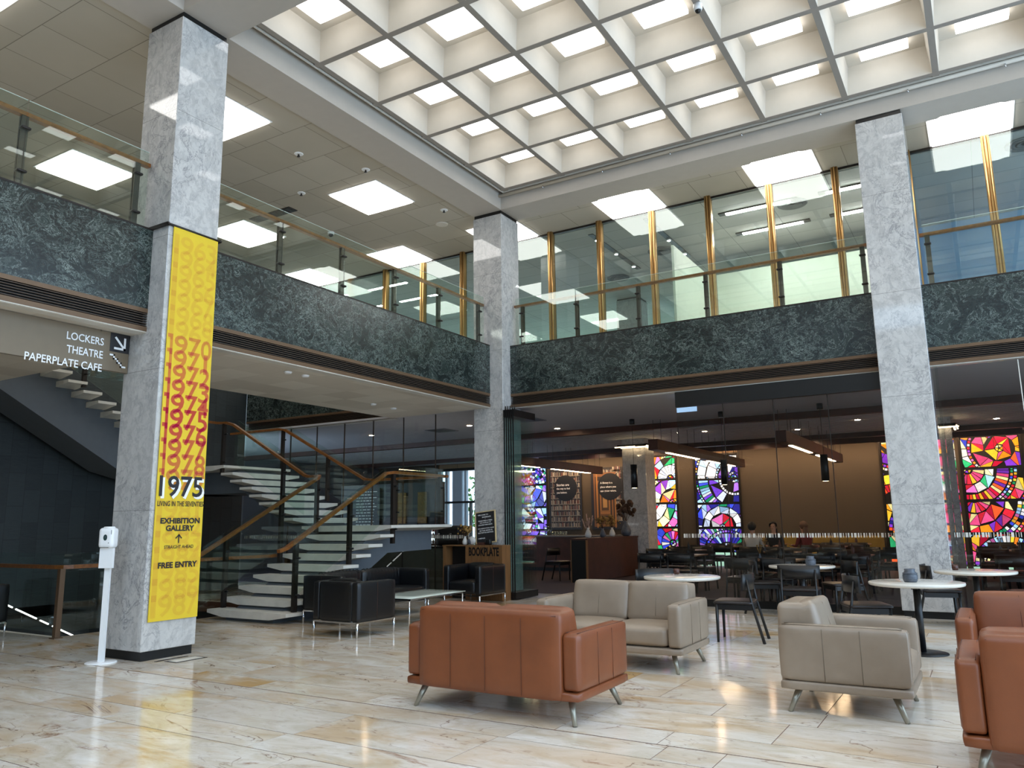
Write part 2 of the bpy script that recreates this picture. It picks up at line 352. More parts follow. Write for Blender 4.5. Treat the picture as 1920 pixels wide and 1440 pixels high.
for y1, y0 in zip(rows, rows[1:]):
    x = FX0-random.random()
    known = {(-8.2, -7.87): [6.465], (-7.87, -7.52): [6.0], (-7.52, -6.96): [5.31, 6.65], (-6.54, -5.62): [5.52]}.get((y0, y1), [])
    while x < FX1:
        nx = x+random.choice((.75, 1.05, 1.3, 1.6, 1.9))
        for kx in known:
            if x < kx < nx+.25: nx = kx
        col = (random.random(), random.random()**2, random.random(), 1)
        for (a0, a1, c0, c1) in rect_sub((max(x, FX0), min(nx, FX1), y0, y1), VOID):
            if a1-a0 < .02: continue
            n0 = len(b.bm.faces); b.box(a0+g, a1-g, c0+(.0045 if y0 != -7.87 else .009), c1-(.0045 if y1 != -7.87 else .009), -.03, 0); b.bm.faces.ensure_lookup_table()
            for f in b.bm.faces[n0:]:
                for lp in f.loops: lp[lay] = col
        x = nx
floor = struct('floor', b, 'floor')
b = B()
for r in rect_sub((FX0, FX1, FY0, 1.45), VOID): b.box(r[0], r[1], r[2], r[3], -.2, -.0022)
b.done('floor_screed', 'seam', floor)
struct('floor_carpet', B().box(-13.5, 14, 1.45, 12, -.2, .004), 'carpet')
# pit of the downward stair
b = B(); b.box(-7.6, -2.87, -6.86, -2.6, -3.3, -3.2); b.box(-2.9, -2.87, -6.86, -2.6, -3.2, -.2); b.box(-7.6, -2.9, -6.89, -6.86, -3.2, -.2); b.box(-7.6, -2.9, -2.6, -2.57, -3.2, -.2)
struct('wall_pit', b, 'dark')
# ---- coffered ceiling
P, X0, Y0 = 1.3, .2, -.19
b = B(); rb = B()
NXC = 10
def coffer_bay(ys, ye, y_first, nj):
    for i in range(NXC):
        for j in range(nj):
            x0, x1 = X0+P*i+.045, X0+P*(i+1)-.045; yb, ya = y_first-P*j-.045, y_first-P*(j+1)+.045
            t = .05; lo = [(x0, ya, 8.15), (x1, ya, 8.15), (x1, yb, 8.15), (x0, yb, 8.15)]; hi = [(x0+t, ya+t, 8.6), (x1-t, ya+t, 8.6), (x1-t, yb-t, 8.6), (x0+t, yb-t, 8.6)]
            for k in range(4): b.face((lo[k], lo[(k+1) % 4], hi[(k+1) % 4], hi[k]))
            b.face(hi[::-1])
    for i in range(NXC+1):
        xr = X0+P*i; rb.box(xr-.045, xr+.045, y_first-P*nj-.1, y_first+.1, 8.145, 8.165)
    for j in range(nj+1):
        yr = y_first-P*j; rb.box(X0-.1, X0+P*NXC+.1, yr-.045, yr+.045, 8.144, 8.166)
coffer_bay(0, AY1, Y0, 5); coffer_bay(AY0, -14.4, AY0-.19, 5)
cof = struct('ceiling', b, 'cream')
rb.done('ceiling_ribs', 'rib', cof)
b = B()
b.box(-.1, 13.6, -14.6, .1, 8.62, 8.7)            # slab over the coffers
b.box(.0, .1, -14.6, 0, 8.3, 8.34).box(.1, .12, AY1, -.0, 8.13, 8.34).box(.1, 13.5, -.1, -.08, 8.13, 8.34)
b.done('ceiling_slab', 'cream', cof)
b = B(); b.box(-WC, 0, -20, WC, ZS, 8.7); b.box(0, 14, 0, WC, ZS, 8.7); b.box(0, 14, AY0, AY1, ZS, 8.7)
struct('trim_1', b, 'beam')
struct('ceiling_gallery', B().box(-15, -WC, -20, 12, ZC, 8.1).box(-WC, 14, WC, 12, ZC, 8.1), 'gtile')
# coffer light boxes
LV = ['first', 'second', 'third', 'fourth', 'fifth', 'sixth', 'seventh', 'eighth']
def cprj(p):
    q = cam.matrix_world.inverted() @ Vector(p); f = 1458.69; return 960+f*q.x/-q.z, 720-f*q.y/-q.z
bpy.context.view_layer.update()
first = None; off = B()
for j in range(5):
    for i in range(NXC):
        x, y = X0+P*(i+.5), Y0-P*(j+.5); u, v = cprj((x, y, 8.5))
        if -70 < u < 1990 and -75 < v < 500:
            lb = f'square coffer light, {LV[i]} from the left beam, {LV[j]} row from the far beam'
            if first is None:
                first = thing('ceiling_light', lb, 'ceiling light', (x, y, 8.6), 0, 'square light boxes in the ceiling coffers')
                B().rbox(-.34, .34, -.34, .34, -.095, -.012, .02, 4).done('diffuser', 'coffer', first); B().box(-.32, .32, -.32, .32, -.03, 0).done('backing', 'black', first)
            else: dup(first, (x, y, 8.6), 0, lb)
        else: off.box(x-.34, x+.34, y-.34, y+.34, 8.5, 8.59)
for j in range(5):
    for i in range(NXC):
        x, y = X0+P*(i+.5), AY0-.19-P*(j+.5); off.box(x-.34, x+.34, y-.34, y+.34, 8.5, 8.59)
struct('trim_2', off, 'coffer')  # glowing coffer boxes out of view, continuing the ceiling to light the foreground
# gallery light panels
first = None
GL = [(-1.87, -9.3, 'nearest the top left corner of the photo'), (-1.87, -5.57, 'behind the right edge of the banner column'), (-1.9, -1.83, 'large and central above the left gallery'), (-5.45, -5.57, 'seen through the glass left of the banner column'), (-5.55, -1.85, 'just right of the banner column, behind the balustrade'),
      (-6.7, 1.2, 'low over the green fascia, leftmost of the far left row'), (-3.7, 1.2, 'over the bronze posts at the left gallery'), (-.7, 1.2, 'behind the top of the corner column'), (2.33, 1.2, 'over the right gallery, nearest the corner column'), (5.37, 1.2, 'over the right gallery, nearest the right column'), (8.4, 1.2, 'right of the right column'), (-5.5, -9.3, 'seen at the left edge')]
for x, y, d in GL:
    lb = f'bright square ceiling light panel {d}'
    if first is None:
        first = thing('ceiling_light_panel', lb, 'ceiling light', (x, y, ZC), 0, 'square light panels in the gallery ceiling')
        B().box(-.62, .62, -.6, .6, -.012, .0).done('frame', 'white', first); B().rbox(-.59, .59, -.57, .57, -.045, -.008, .02, 4).done('diffuser', 'panel', first)
    else: dup(first, (x, y, ZC), 0, lb)
# ---- upper slabs
struct('floor_gallery', B().box(-2.85, -.42, -20, .05, 3.76, 4.9).box(-.69, 14, .42, 12, 3.76, 4.9).box(-13.5, -.69, .22, 12, 3.76, 4.9).box(-7.6, -2.85, -20, -6.9, 3.76, 4.9), 'tread')
b = B(); b.box(-2.85, -.30, -20, .03, 3.7, 3.755).box(-7.6, -2.85, -20, -6.9, 3.7, 3.755)
struct('ceiling_soffit', b, 'stile')
struct('ceiling_cafe', B().box(-13.5, 14, .44, 12, 3.715, 3.755).box(-13.5, -.69, .06, .44, 3.715, 3.755), 'cafeceil')
# ---- fascias: green marble, louvred bronze grille
def louvres(b, axis, c0, c1, out, z0, z1, d):
    n = 6
    for k in range(n):
        z = z0+(z1-z0)*(k+.5)/n; t = (z1-z0)/n*.14
        if axis == 'y': b.box(out, out+d, c0, c1, z-t, z+t)
        else: b.box(c0, c1, out, out+d, z-t, z+t)
def fascia(n, axis, c0, c1, face, sgn):
    """face: coordinate of the visible plane; sgn: +1 the visible side is +, -1 it is -"""
    def bx(b, d0, d1, z0, z1):
        a, e = sorted((face-sgn*d0, face-sgn*d1))
        return b.box(a, e, c0, c1, z0, z1) if axis == 'y' else b.box(c0, c1, a, e, z0, z1)
    o = struct(f'trim_{n}', bx(B(), 0, .1, ZM, ZF), 'green')
    bx(B(), -.004, .13, ZF, ZF+.022).done('coping', 'darkbronze', o)
    bx(bx(B(), -.004, .1, ZM-.05, ZM), -.006, .1, ZG, ZG+.055).done('grille_frame', 'bronze', o)
    bb = B(); a = face-sgn*.0; louvres(bb, axis, c0, c1, min(a, a-sgn*.035), ZG+.055, ZM-.05, .035); bb.done('grille_louvres', 'louvre', o)
    bx(B(), .085, .1, ZG+.05, ZM-.04).done('grille_backing', 'dark', o)
    bx(B(), .02, .16, ZG-.014, ZG).done('soffit_bead', 'tread', o)
    return o
fascia(3, 'y', -20, AY0, -.30, 1); fascia(4, 'y', AY1, 0, -.30, 1); fascia(5, 'x', 0, CX0, .30, -1); fascia(6, 'x', CX1, 14, .30, -1); fascia(7, 'x', -7.58, -2.86, .1, -1)
# ---- walls
struct('wall_left', B().box(-7.9, -7.6, -20, .1, -3.2, ZC), 'slate')
struct('wall_back', B().box(-13.5, -10.45, 12, 12.2, 0, 3.72).box(-8.3, -7.0, 12, 12.2, 0, 3.72).box(-5.6, -2.12, 12, 12.2, 0, 3.72).box(-.72, -.06, 12, 12.2, 0, 3.72).box(1.345, 5.5, 12, 12.2, 0, 3.72).box(6.95, 7.52, 12, 12.2, 0, 3.72).box(8.92, 14, 12, 12.2, 0, 3.72)
       .box(-10.45, 14, 12.1, 12.2, 3.55, 3.72).box(2.8, 14, 12.0, 12.2, 3.72, 8.1).box(-13.5, 2.8, 12.0, 12.2, 3.72, 4.9), 'wall')
struct('wall_front_blocker', B().box(-9, 14.2, -20.2, -20, 0, 8.7), 'wall')  # unseen solid wall, added to block daylight and darken cafe glass reflections
struct('wall_side', B().box(-13.7, -13.5, .1, 12.2, 0, 8.1), 'grey')
struct('wall_right', B().box(14, 14.2, .3, 12.2, 0, 4.9).box(14, 14.2, .3, 1.8, 4.9, 8.1).box(14, 14.2, 6, 12.2, 4.9, 8.1), 'grey')
# ---- columns
def column(x, y, z0, z1, label, cap=True, plinth=True):
    t = thing('marble_column', label, 'column', (x+WC/2, y+WC/2, z0)); h = z1-z0; r = WC/2
    zb = .1 if plinth else 0; zt = h-.075 if cap else h
    bm = B(); bm.box(-r, r, -r, r, zb, zt); s = bm.done('shaft', 'marble', t)
    md = s.modifiers.new('edge', 'BEVEL'); md.width = .006; md.segments = 1
    if plinth: B().box(-r+.025, r-.025, -r+.025, r-.025, 0, .1).done('plinth', 'black', t)
    if cap: B().box(-r+.02, r-.02, -r+.02, r-.02, h-.075, h).done('cap_band', 'black', t)
    return t
colA = column(-WC, AY0, 0, ZS, 'white veined marble column carrying the yellow banner')
colB = column(-WC, 0, 0, ZS, 'white marble column in the corner between the two galleries')
colC = column(CX0, 0, 0, ZS, 'white marble column at right behind the round tables')
colD = column(-WC, 7.5, 0, 3.715, 'marble column inside the cafe with a lit black collar beside the stained glass', cap=False)
colE = column(CX0, 7.5, 0, 3.715, 'marble column inside the cafe seen just right of the right column', cap=False)
column(-WC, 7.5, 4.9, ZC, 'grey marble column in the dim room behind the right gallery glass', plinth=False)
def collar(x, y, label):
    t = thing('column_light_collar', label, 'light fitting', (x+WC/2, y+WC/2, 3.5))
    r = WC/2
    bb = B()
    for a, c in ((-1, 0), (1, 0), (0, -1), (0, 1)):
        if a: bb.box(a*(r+.02), a*(r+.1), -r-.1, r+.1, -.03, .05)
        else: bb.box(-r-.1, r+.1, c*(r+.02), c*(r+.1), -.03, .05)
    bb.done('frame', 'black', t)
    bb = B()
    bb.box(-r-.16, r-.25, -r-.13, -r-.1, -.025, .0).box(-r+.28, r+.16, -r-.13, -r-.1, -.045, -.02).box(r+.1, r+.13, -r-.16, r, -.025, .0).box(-r, r, -r-.08, -r-.04, -.045, -.031).box(r+.04, r+.08, -r, r, -.045, -.031)
    bb.done('led_strip', 'ledc', t)
collar(-WC, 7.5, 'black square light collar around the inner cafe column'); collar(CX0, 7.5, 'black light collar high on the column right of the right column')
# ================================================================== GALLERY
# balustrades: handrail, posts with glass clamps, glass panes
def balustrade(axis, face, c0, c1, posts, label, inward):
    """runs along axis at 'face'; posts at coordinates; inward: sign of the direction away from the atrium"""
    t = thing('glass_balustrade', label, 'balustrade', (face, (c0+c1)/2, ZF+.02) if axis == 'y' else ((c0+c1)/2, face, ZF+.02), 0, 'glass balustrades along the upper galleries')
    L = t.location
    def P3(c, d, z): return ((face+d*inward-L.x, c-L.y, z-L.z) if axis == 'y' else (c-L.x, face+d*inward-L.y, z-L.z))
    zr = 5.83
    B().bar([P3(c0, .05, zr), P3(c1, .05, zr)], .075, .045).done('handrail', 'rail', t)
    for c in posts:
        bb = B()
        for s_ in (-1, 1):
            a = P3(c-.035, .05+s_*.022-.008, ZF+.02); e = P3(c+.035, .05+s_*.022+.008, zr-.02)
            bb.box(*sorted((a[0], e[0])), *sorted((a[1], e[1])), a[2], e[2])
        p = bb.done('post', 'postm', t)
        for z in (5.17, 5.66):
            cl = B(); a = P3(c-.05, -.03, z-.016); e = P3(c+.05, .05, z+.016)
            cl.rbox(*sorted((a[0], e[0])), *sorted((a[1], e[1])), a[2], e[2], .014, 3).done('clamp', 'darkbronze', p)
    ends = [c0+.04]+[c for c in posts if c0+.3 < c < c1-.3]+[c1-.04]
    for a, e in zip(ends, ends[1:]):
        q = P3(a+.008, -.012, ZF+.03); w = P3(e-.008, 0, 5.975)
        gp = B().box(*sorted((q[0], w[0])), *sorted((q[1], w[1])), q[2], w[2]).done('glass_pane', 'glassb', t)
        B().box(*sorted((q[0], w[0])), *sorted((q[1], w[1])), w[2], w[2]+.005).done('polished_edge', 'tealglass', gp)
    return t
balustrade('y', -.40, -7.60-7.2, AY0+-.02, [-14.2, -12.9, -11.6, -10.31, -9.02, -7.71], 'glass balustrade with timber handrail left of the banner column', -1)
balustrade('y', -.40, AY1+.03, -.03, [-6.7, -5.43, -4.14, -2.84, -1.55, -.2], 'glass balustrade with timber handrail between banner column and corner column', -1)
balustrade('x', .40, .04, CX0-.03, [.224, 1.467, 2.76, 4.06, 5.361, 6.675], 'glass balustrade with timber handrail in front of the bronze mullions, between corner and right columns', 1)
balustrade('x', .40, CX1+.04, 13.5, [7.62, 8.95, 10.25, 11.55, 12.8], 'glass balustrade with timber handrail right of the right column', 1)
# full height bronze mullion partition
PY = 1.80
xs = [-8.2+1.2*k for k in range(18)]
xs = [x for x in xs]
for k, x in enumerate(xs):
    where = f'standing {abs(x):.0f}'
    names = {7: 'first to the right of the corner column', 8: 'second to the right of the corner column', 9: 'third to the right of the corner column', 10: 'fourth to the right of the corner column', 11: 'fifth to the right of the corner column', 12: 'just left of the right column', 13: 'hugging the right edge of the right column', 14: 'alone at the right edge of the photo'}
    nm = {3: 'farthest left above the green fascia', 4: 'third from the corner column on its left', 5: 'second from the corner column on its left', 6: 'first to the left of the corner column'}
    d = names.get(k) or nm.get(k)
    if d is None: continue
    t = thing('bronze_mullion', f'golden bronze ribbed mullion of the gallery partition, {d}', 'mullion', (x, PY, 4.9), 0, 'bronze mullions of the gallery partition')
    H = ZC-4.9
    bb = B()
    bb.box(-.06, .06, -.05, .06, 0, H); bb.tube([(-.036, -.05, 0), (-.036, -.05, H)], .02, 8); bb.tube([(.036, -.05, 0), (.036, -.05, H)], .02, 8); bb.box(-.012, .012, -.08, 0, 0, H)
    bb.done('profile', 'gold', t); B().box(-.062, .062, .06, .075, 0, H).done('rear_plate', 'darkbronze', t)
for k, (a, e) in enumerate(((-8.2, -1.0), (.2, 6.2), (7.4, 13.9), (-1.0, .2), (6.2, 7.4))):
    w = struct(f'window_{k+1}', B().box(a+.0, e, PY+.005, PY+.015, 4.9, ZC-.04), 'glassw')
    B().box(a, e, PY+.01, PY+.07, ZC-.045, ZC-.001).done('window_head', 'darkbronze', w)
# rooms behind the partition
struct('wall_gallery', B().box(2.9, 7.1, 5.2, 5.3, 4.9, 7.3).box(2.85, 2.9, 2.2, 5.3, 4.9, 7.15), 'pale')
struct('wall_study', B().box(7.1, 13.9, 6.0, 6.1, 4.9, ZC), 'bluewall')
struct('wall_meeting', B().box(7.1, 7.16, 1.95, 6, 4.9, ZC), 'grey')
struct('ceiling_room', B().box(-8, 13.9, 1.95, 11.9, ZC-.03, ZC-.005), 'roomceil')
for k, (x0, x1, y) in enumerate(((3.9, 5.2, 2.75), (5.9, 7.0, 2.75), (3.9, 5.2, 4.1), (5.9, 7.0, 4.1))):
    t = thing('linear_ceiling_light', ['slim linear light strip behind the fourth mullion', 'slim linear light strip behind the mullion left of the right column', 'second slim light strip farther back behind the fourth mullion', 'second slim light strip farther back near the right column'][k], 'ceiling light', ((x0+x1)/2, y, ZC-.03), 0, 'linear lights behind the gallery partition')
    L = (x1-x0)/2
    B().box(-L-.15, L+.15, -.07, .07, -.03, 0).done('housing', 'darkbronze', t); B().box(-L, L, -.05, .05, -.045, -.03).done('diffuser', 'ledroom', t)
for k, (x, y0, y1) in enumerate(((.95, 2.3, 5.2), (2.35, 2.1, 5.0))):
    t = thing('downlight_track', ['dark recessed track of three spotlights behind the first mullion', 'dark recessed track of three spotlights behind the second mullion'][k], 'track light', (x, (y0+y1)/2, ZC-.03), 0, 'spotlight tracks in the dim gallery room')
    B().box(-.06, .06, y0-(y0+y1)/2, y1-(y0+y1)/2, -.015, 0).done('track', 'black', t)
    for q in (-1.1, 0, 1.1): s_ = B().lathe([(.045, -.05), (.05, -.02), (.05, -.015)], (0, q, 0), 12).done('spotlight', 'white', t); B().lathe([(.038, -.052), (0, -.052)], (0, q, 0), 12).done('lamp', 'spot', s_)
for k, (x, y) in enumerate(((1.9, 4.2), (.2, 5.6), (5.2, 3.0), (9.2, 2.5))):
    t = thing('ceiling_diffuser', ['round air diffuser behind the second mullion', 'round air diffuser low behind the first mullion', 'round air diffuser beside the linear lights', 'round air diffuser at the right edge of the photo'][k], 'air vent', (x, y, ZC-.03), 0, 'round air diffusers behind the partition')
    bb = B()
    for r in (.1, .19, .28): bb.lathe([(r-.05, -.012), (r, -.03), (r+.02, -.02), (r+.02, -.005), (r-.05, -.004)], n=20)
    bb.done('rings', 'grey', t)
# ceiling fittings of the galleries
def small_fit(name, lab, cat, x, y, z, group, prof, mat, prof2=None, mat2='black'):
    t = thing(name, lab, cat, (x, y, z), 0, group); B().lathe(prof, n=14).done('body', mat, t)
    if prof2: B().lathe(prof2, n=10).done('core', mat2, t)
for k, (x, y, d) in enumerate(((-1.72, -3.95, 'beside the banner column light panel'), (-1.15, -2.85, 'near the beam, mid gallery'), (-2.9, -2.75, 'above the balustrade at mid gallery'), (-1.05, -.55, 'close to the corner column, upper'), (-3.35, -5.6, 'behind the banner column'))):
    small_fit('sprinkler', f'small white ceiling sprinkler rosette {d}', 'sprinkler', x, y, ZC, 'sprinklers in the left gallery ceiling', [(.07, -.012), (.08, -.004), (.08, 0)], 'white', [(.012, -.06), (.03, -.055), (.015, -.03), (.015, -.012)], 'darkbronze')
small_fit('ceiling_speaker', 'round white ceiling speaker left of the corner column', 'speaker', -1.55, 0.05, ZC, None, [(.1, -.014), (.13, -.02), (.14, -.004), (.14, 0)], 'cream')
t = thing('security_camera', 'white dome camera under the left gallery ceiling', 'camera', (-3.9, -.9, ZC)); B().lathe([(.07, -.05), (.075, -.01), (.075, 0)], n=16).done('housing', 'white', t); B().ball((0, 0, -.055), .055, 12).done('dome', 'black', t)
t = thing('security_camera', 'small camera under the coffer ribs at the top of the photo', 'camera', (X0+P*4, Y0-P*3+.35, 8.145)); B().lathe([(.05, -.09), (.06, -.06), (.06, 0)], n=16).done('housing', 'white', t); B().ball((0, 0, -.09), .04, 10).done('dome', 'black', t)
t = thing('ceiling_vent', 'dark slotted air grille in the left gallery ceiling', 'air vent', (-4.2, -2.3, ZC)); B().box(-.6, .6, -.12, .12, -.012, 0).done('frame', 'darkbronze', t)
bb = B()
for k in range(9): bb.box(-.58+k*.13, -.5+k*.13, -.1, .1, -.018, -.012)
bb.done('slots', 'black', t)
# sprinkler pipe along the far beam
for k, (x, y, d) in enumerate(((-.75, -4.9, 'nearest the banner column, left of a pair'), (-.75, -4.55, 'nearest the banner column, right of a pair'), (-1.82, -1.76, 'above the stair landing'), (-1.87, -1.1, 'nearest the cafe glazing'))):
    small_fit('detector', f'small white soffit fitting, {d}', 'smoke detector', x, y, 3.7, 'small fittings on the soffit', [(.045, -.03), (.06, -.012), (.06, 0)], 'white')
t = thing('sprinkler_pipe', 'cream sprinkler pipe running along the far ceiling beam', 'pipe', (0, -.07, 8.09))
B().tube([(.0, 0, 0), (13.5, 0, 0)], .035, 10).done('pipe', 'cream', t)
for x in (1.05, 2.35, 3.7, 5.0, 6.3, 7.6, 8.9):
    h = B().tube([(x, -.02, -.03), (x, -.03, -.085)], .012, 6).done('sprinkler_head', 'chrome', t); B().box(x-.03, x+.03, -.0, .07, .03, .06).done('bracket', 'beam', h)
# ================================================================== STAIRCASE
st = thing('staircase', 'open stone staircase with timber handrails turning up beside the slate wall', 'staircase', (-1.8, -4.6, 0))
def rel(p): return (p[0]+1.8, p[1]+4.6, p[2])
def tread(c0, c1, w0, w1, zt, along):
    """slab; along='y': the flight climbs along y, w is x. Underside rises to thin ends"""
    e = .35; prof = [(w0, zt), (w1, zt), (w1, zt-.05), (w1-e, zt-.105), (w0+e, zt-.105), (w0, zt-.05)]
    b = B()
    if along == 'y': b.prism([(p+1.8, q) for p, q in prof], 1, c0+4.6, c1+4.6)
    else: b.prism([(p+4.6, q) for p, q in prof], 0, c0+1.8, c1+1.8)
    return b.done('tread', 'tread', st)
RZ, RG = .158, .295
for n in range(8): tread(-4.6+RG*n, -4.6+RG*n+.36, -2.68, -.93, RZ*(n+1), 'y')
tread(-2.25, -.43, -3.1, -.93, 1.42, 'y')
for n in range(1, 8): tread(-3.1-RG*n-.31, -3.1-RG*n+.05, -2.25, -.43, 1.42+RZ*n, 'x')
tread(-2.25, -.43, -7.55, -5.4, 2.684, 'y')
for n in range(1, 14): tread(-2.25-RG*n-.31, -2.25-RG*n+.05, -7.55, -6.05, 2.684+RZ*n, 'y')
b = B()   # folded concrete beam under the treads
def poly_yz(pts, x0, x1): b.prism([(y+4.6, z) for y, z in pts], 0, x0+1.8, x1+1.8)
def poly_xz(pts, y0, y1): b.prism([(x+1.8, z) for x, z in pts], 1, y0+4.6, y1+4.6)
poly_yz([(-4.5, 0), (-4.5, .06), (-2.3, 1.25), (-2.15, 1.315), (-.6, 1.315), (-.6, .95), (-1.9, .93), (-3.6, 0)], -2.35, -1.3)
poly_xz([(-2.35, 1.315), (-3.1, 1.315), (-5.3, 2.49), (-5.45, 2.58), (-7.3, 2.58), (-7.3, 2.12), (-5.2, 2.12), (-3.0, .95), (-2.35, .95)], -1.85, -.8)
poly_yz([(-.8, 2.58), (-2.2, 2.58), (-2.4, 2.67), (-6.3, 4.76), (-6.3, 3.92), (-3.9, 2.56), (-2.1, 2.12), (-.8, 2.12)], -7.4, -6.45)
b.done('stringer', 'stringer', st)
def stair_rail(path, posts, base, name='handrail'):
    B().bar([rel(p) for p in path], .07, .05).done(name, 'rail', st)
    # glass panels hang between consecutive path points
    for a, c in zip(path, path[1:]):
        a = Vector(a); c = Vector(c)
        if (c-a).length < .5: continue
        d = (c-a).normalized(); a2 = a+d*.08; c2 = c-d*.08; n = Vector((-d.y, d.x, 0)).normalized()*.006
        lo, hi = -.78, .13
        pts = [a2-n+Vector((0, 0, lo)), c2-n+Vector((0, 0, lo)), c2+n+Vector((0, 0, lo)), a2+n+Vector((0, 0, lo)), a2-n+Vector((0, 0, hi)), c2-n+Vector((0, 0, hi)), c2+n+Vector((0, 0, hi)), a2+n+Vector((0, 0, hi))]
        off_ = Vector((d.y, -d.x, 0)).normalized()*.06
        B().hexa([rel(p+off_) for p in pts]).done('glass_panel', 'glassb', st)
    for (x, y, z0, z1) in posts:
        r = rel((x, y, 0)); p = B().box(r[0]-.03, r[0]+.03, r[1]-.035, r[1]+.035, z0, z1).done('post', 'darkbronze', st)
        for z in (z0+.25, z1-.22): B().rbox(r[0]-.02, r[0]+.1, r[1]-.018, r[1]+.018, z-.018, z+.018, .015, 3).done('clamp', 'black', p)
stair_rail([(-1.02, -4.7, 1.06), (-1.02, -4.55, 1.10), (-1.02, -2.3, 2.32), (-1.02, -2.1, 2.345), (-1.02, -.6, 2.345)], [(-1.02, -4.36, .158, 1.17), (-1.02, -3.2, .8, 1.8), (-1.02, -2.1, 1.1, 2.32), (-1.02, -.7, 1.42, 2.33)], 0)
stair_rail([(-2.62, -4.9, .96), (-2.62, -2.35, 2.30), (-2.68, -2.25, 2.345), (-2.95, -2.2, 2.345), (-3.1, -2.2, 2.37), (-5.2, -2.2, 3.5), (-5.4, -2.2, 3.56), (-5.7, -2.2, 3.58), (-5.95, -2.3, 3.62), (-6.1, -2.5, 3.72), (-6.1, -6.2, 5.7)],
           [(-2.62, -4.34, .158, 1.25), (-2.62, -3.2, .8, 1.85), (-2.66, -2.32, 1.3, 2.3), (-3.7, -2.2, 1.75, 2.68), (-5.5, -2.2, 2.5, 3.55), (-6.1, -3.4, 3.2, 4.2), (-6.1, -4.9, 4.0, 5.0)], 0)
stair_rail([(-1.0, -.48, 2.345), (-2.9, -.48, 2.345), (-3.15, -.48, 2.38), (-5.55, -.48, 3.58), (-5.75, -.48, 3.62), (-7.4, -.48, 3.62)], [(-2.3, -.48, 1.42, 2.33), (-4.2, -.48, 1.95, 2.9), (-5.62, -.48, 2.65, 3.58)], 0)
# ground rail round the stairwell going down
t = thing('stairwell_railing', 'timber and glass railing around the stairwell at far left', 'railing', (-2.75, -6.9, 0))
B().bar([(-4.6, 0, .92), (-.12, 0, .92), (-.02, .04, .92), (0, .14, .92), (0, 4.1, .92)], .075, .05).done('handrail', 'rail', t)
for x, y in ((0, .0), (-2.2, 0), (-4.4, 0), (0, 2.0), (0, 4.0)):
    p = B().box(x-.035, x+.035, y-.035, y+.035, 0, .9).done('post', 'bronze', t)
    B().box(x-.06, x+.06, y-.06, y+.06, 0, .012).done('base_plate', 'bronze', p)
for x0, x1 in ((-2.15, -.06), (-4.35, -2.26)): B().box(x0, x1, .05, .06, .06, 1.1).done('glass_panel', 'glassb', t)
for y0, y1 in ((.06, 1.95), (2.06, 3.95)): B().box(-.07, -.06, y0, y1, .06, 1.1).done('glass_panel', 'glassb', t)
t = thing('led_handrail_strip', 'glowing strip along the slate wall of the stair going down', 'light strip', (-7.56, -5.15, .067))
B().bar([(0, -1.2, .65), (0, 2.1, -1.14)], .03, .03).done('housing', 'darkbronze', t)
bb = B()
for a, e in ((-1.1, -.5), (-.42, .1), (.16, .55), (.62, .78), (.86, 1.6)): bb.bar([(.03, a, -a*.545+.005), (.03, e, -e*.545+.005)], .02, .022)
bb.done('led', 'ledw', t)
t = thing('descending_stairs', 'dark stone steps going down inside the railed stairwell', 'staircase', (-5.2, -6.4, 0))
for n in range(12): B().box(-2.3, 1.2, RG*n, RG*n+.3, -RZ*(n+1)-.06, -RZ*(n+1)).done('tread', 'tread', t)
# hanging direction sign
t = thing('direction_sign', 'bronze hanging sign reading LOCKERS, THEATRE, PAPERPLATE CAFE', 'sign', (-.6, -9.2, 3.24))
B().box(-.04, 0, -2.2, 1.665, 0, .455).done('panel', 'tan', t); B().box(.0, .004, 1.424, 1.663, .232, .455).done('arrow_tile', 'signblack', t)
B().box(-.04, .0, 1.30, 1.31, .44, .52).done('hanger', 'black', t)
for s_, z, w in (('LOCKERS', 3.593, .43), ('THEATRE', 3.44, .42), ('PAPERPLATE CAFE', 3.285, .855)):
    b = B(); put_text(b, s_, (.006, 1.345, z-.033-3.24), UY, UZ, w, .088, .012, 'R'); b.done('lettering', 'white', t)
def strip(b, pts, w, x):
    for a, c in zip(pts, pts[1:]):
        a = Vector((x, *a)); c = Vector((x, *c)); d = (c-a).normalized(); n = Vector((1, 0, 0)).cross(d)*w/2; e = d*w/2
        b.face([a-e-n, c+e-n, c+e+n, a-e+n])
b = B(); strip(b, [(1.49, .40), (1.59, .29)], .026, .0075); strip(b, [(1.485, .275), (1.602, .275), (1.602, .40)], .026, .008); b.done('arrow', 'white', t)
b = B(); strip(b, [(1.435, .19), (1.48, .19), (1.48, .148), (1.525, .148), (1.525, .106), (1.57, .106), (1.57, .064), (1.62, .064)], .02, .008); b.done('stair_symbol', 'white', t)
# ================================================================== BANNER
bn = thing('exhibition_banner', 'tall yellow banner with repeated orange years hanging on the left column', 'banner', (.02, -7.16, .41))
NZ = 24
b = B()
for k in range(NZ):
    z0, z1 = 4.565*k/NZ, 4.565*(k+1)/NZ
    b.box(-.006, .006, -.315, .31, z0, z1)
b.done('cloth', 'yellow', bn)
B().tube([(-.0, -.40, 4.575), (0, .36, 4.575)], .016, 8).done('hanging_bar', 'darkbronze', bn)
bk = B(); bk.box(-.75, .0, -.40, -.375, 4.56, 4.6); bk.box(-.75, .0, .335, .36, 4.56, 4.6); bk.done('bracket', 'darkbronze', bn)
faint, deep = S('#d3a52c'), None
cols = {1970: '#c87f30', 1971: '#c9772f', 1972: '#c46a2e', 1973: '#bf5a2c', 1974: '#ba4a2a', 1975: '#b33d29', 1976: '#b5452a', 1977: '#b9552b', 1978: '#bf652d', 1979: '#c4782f'}
b = B()
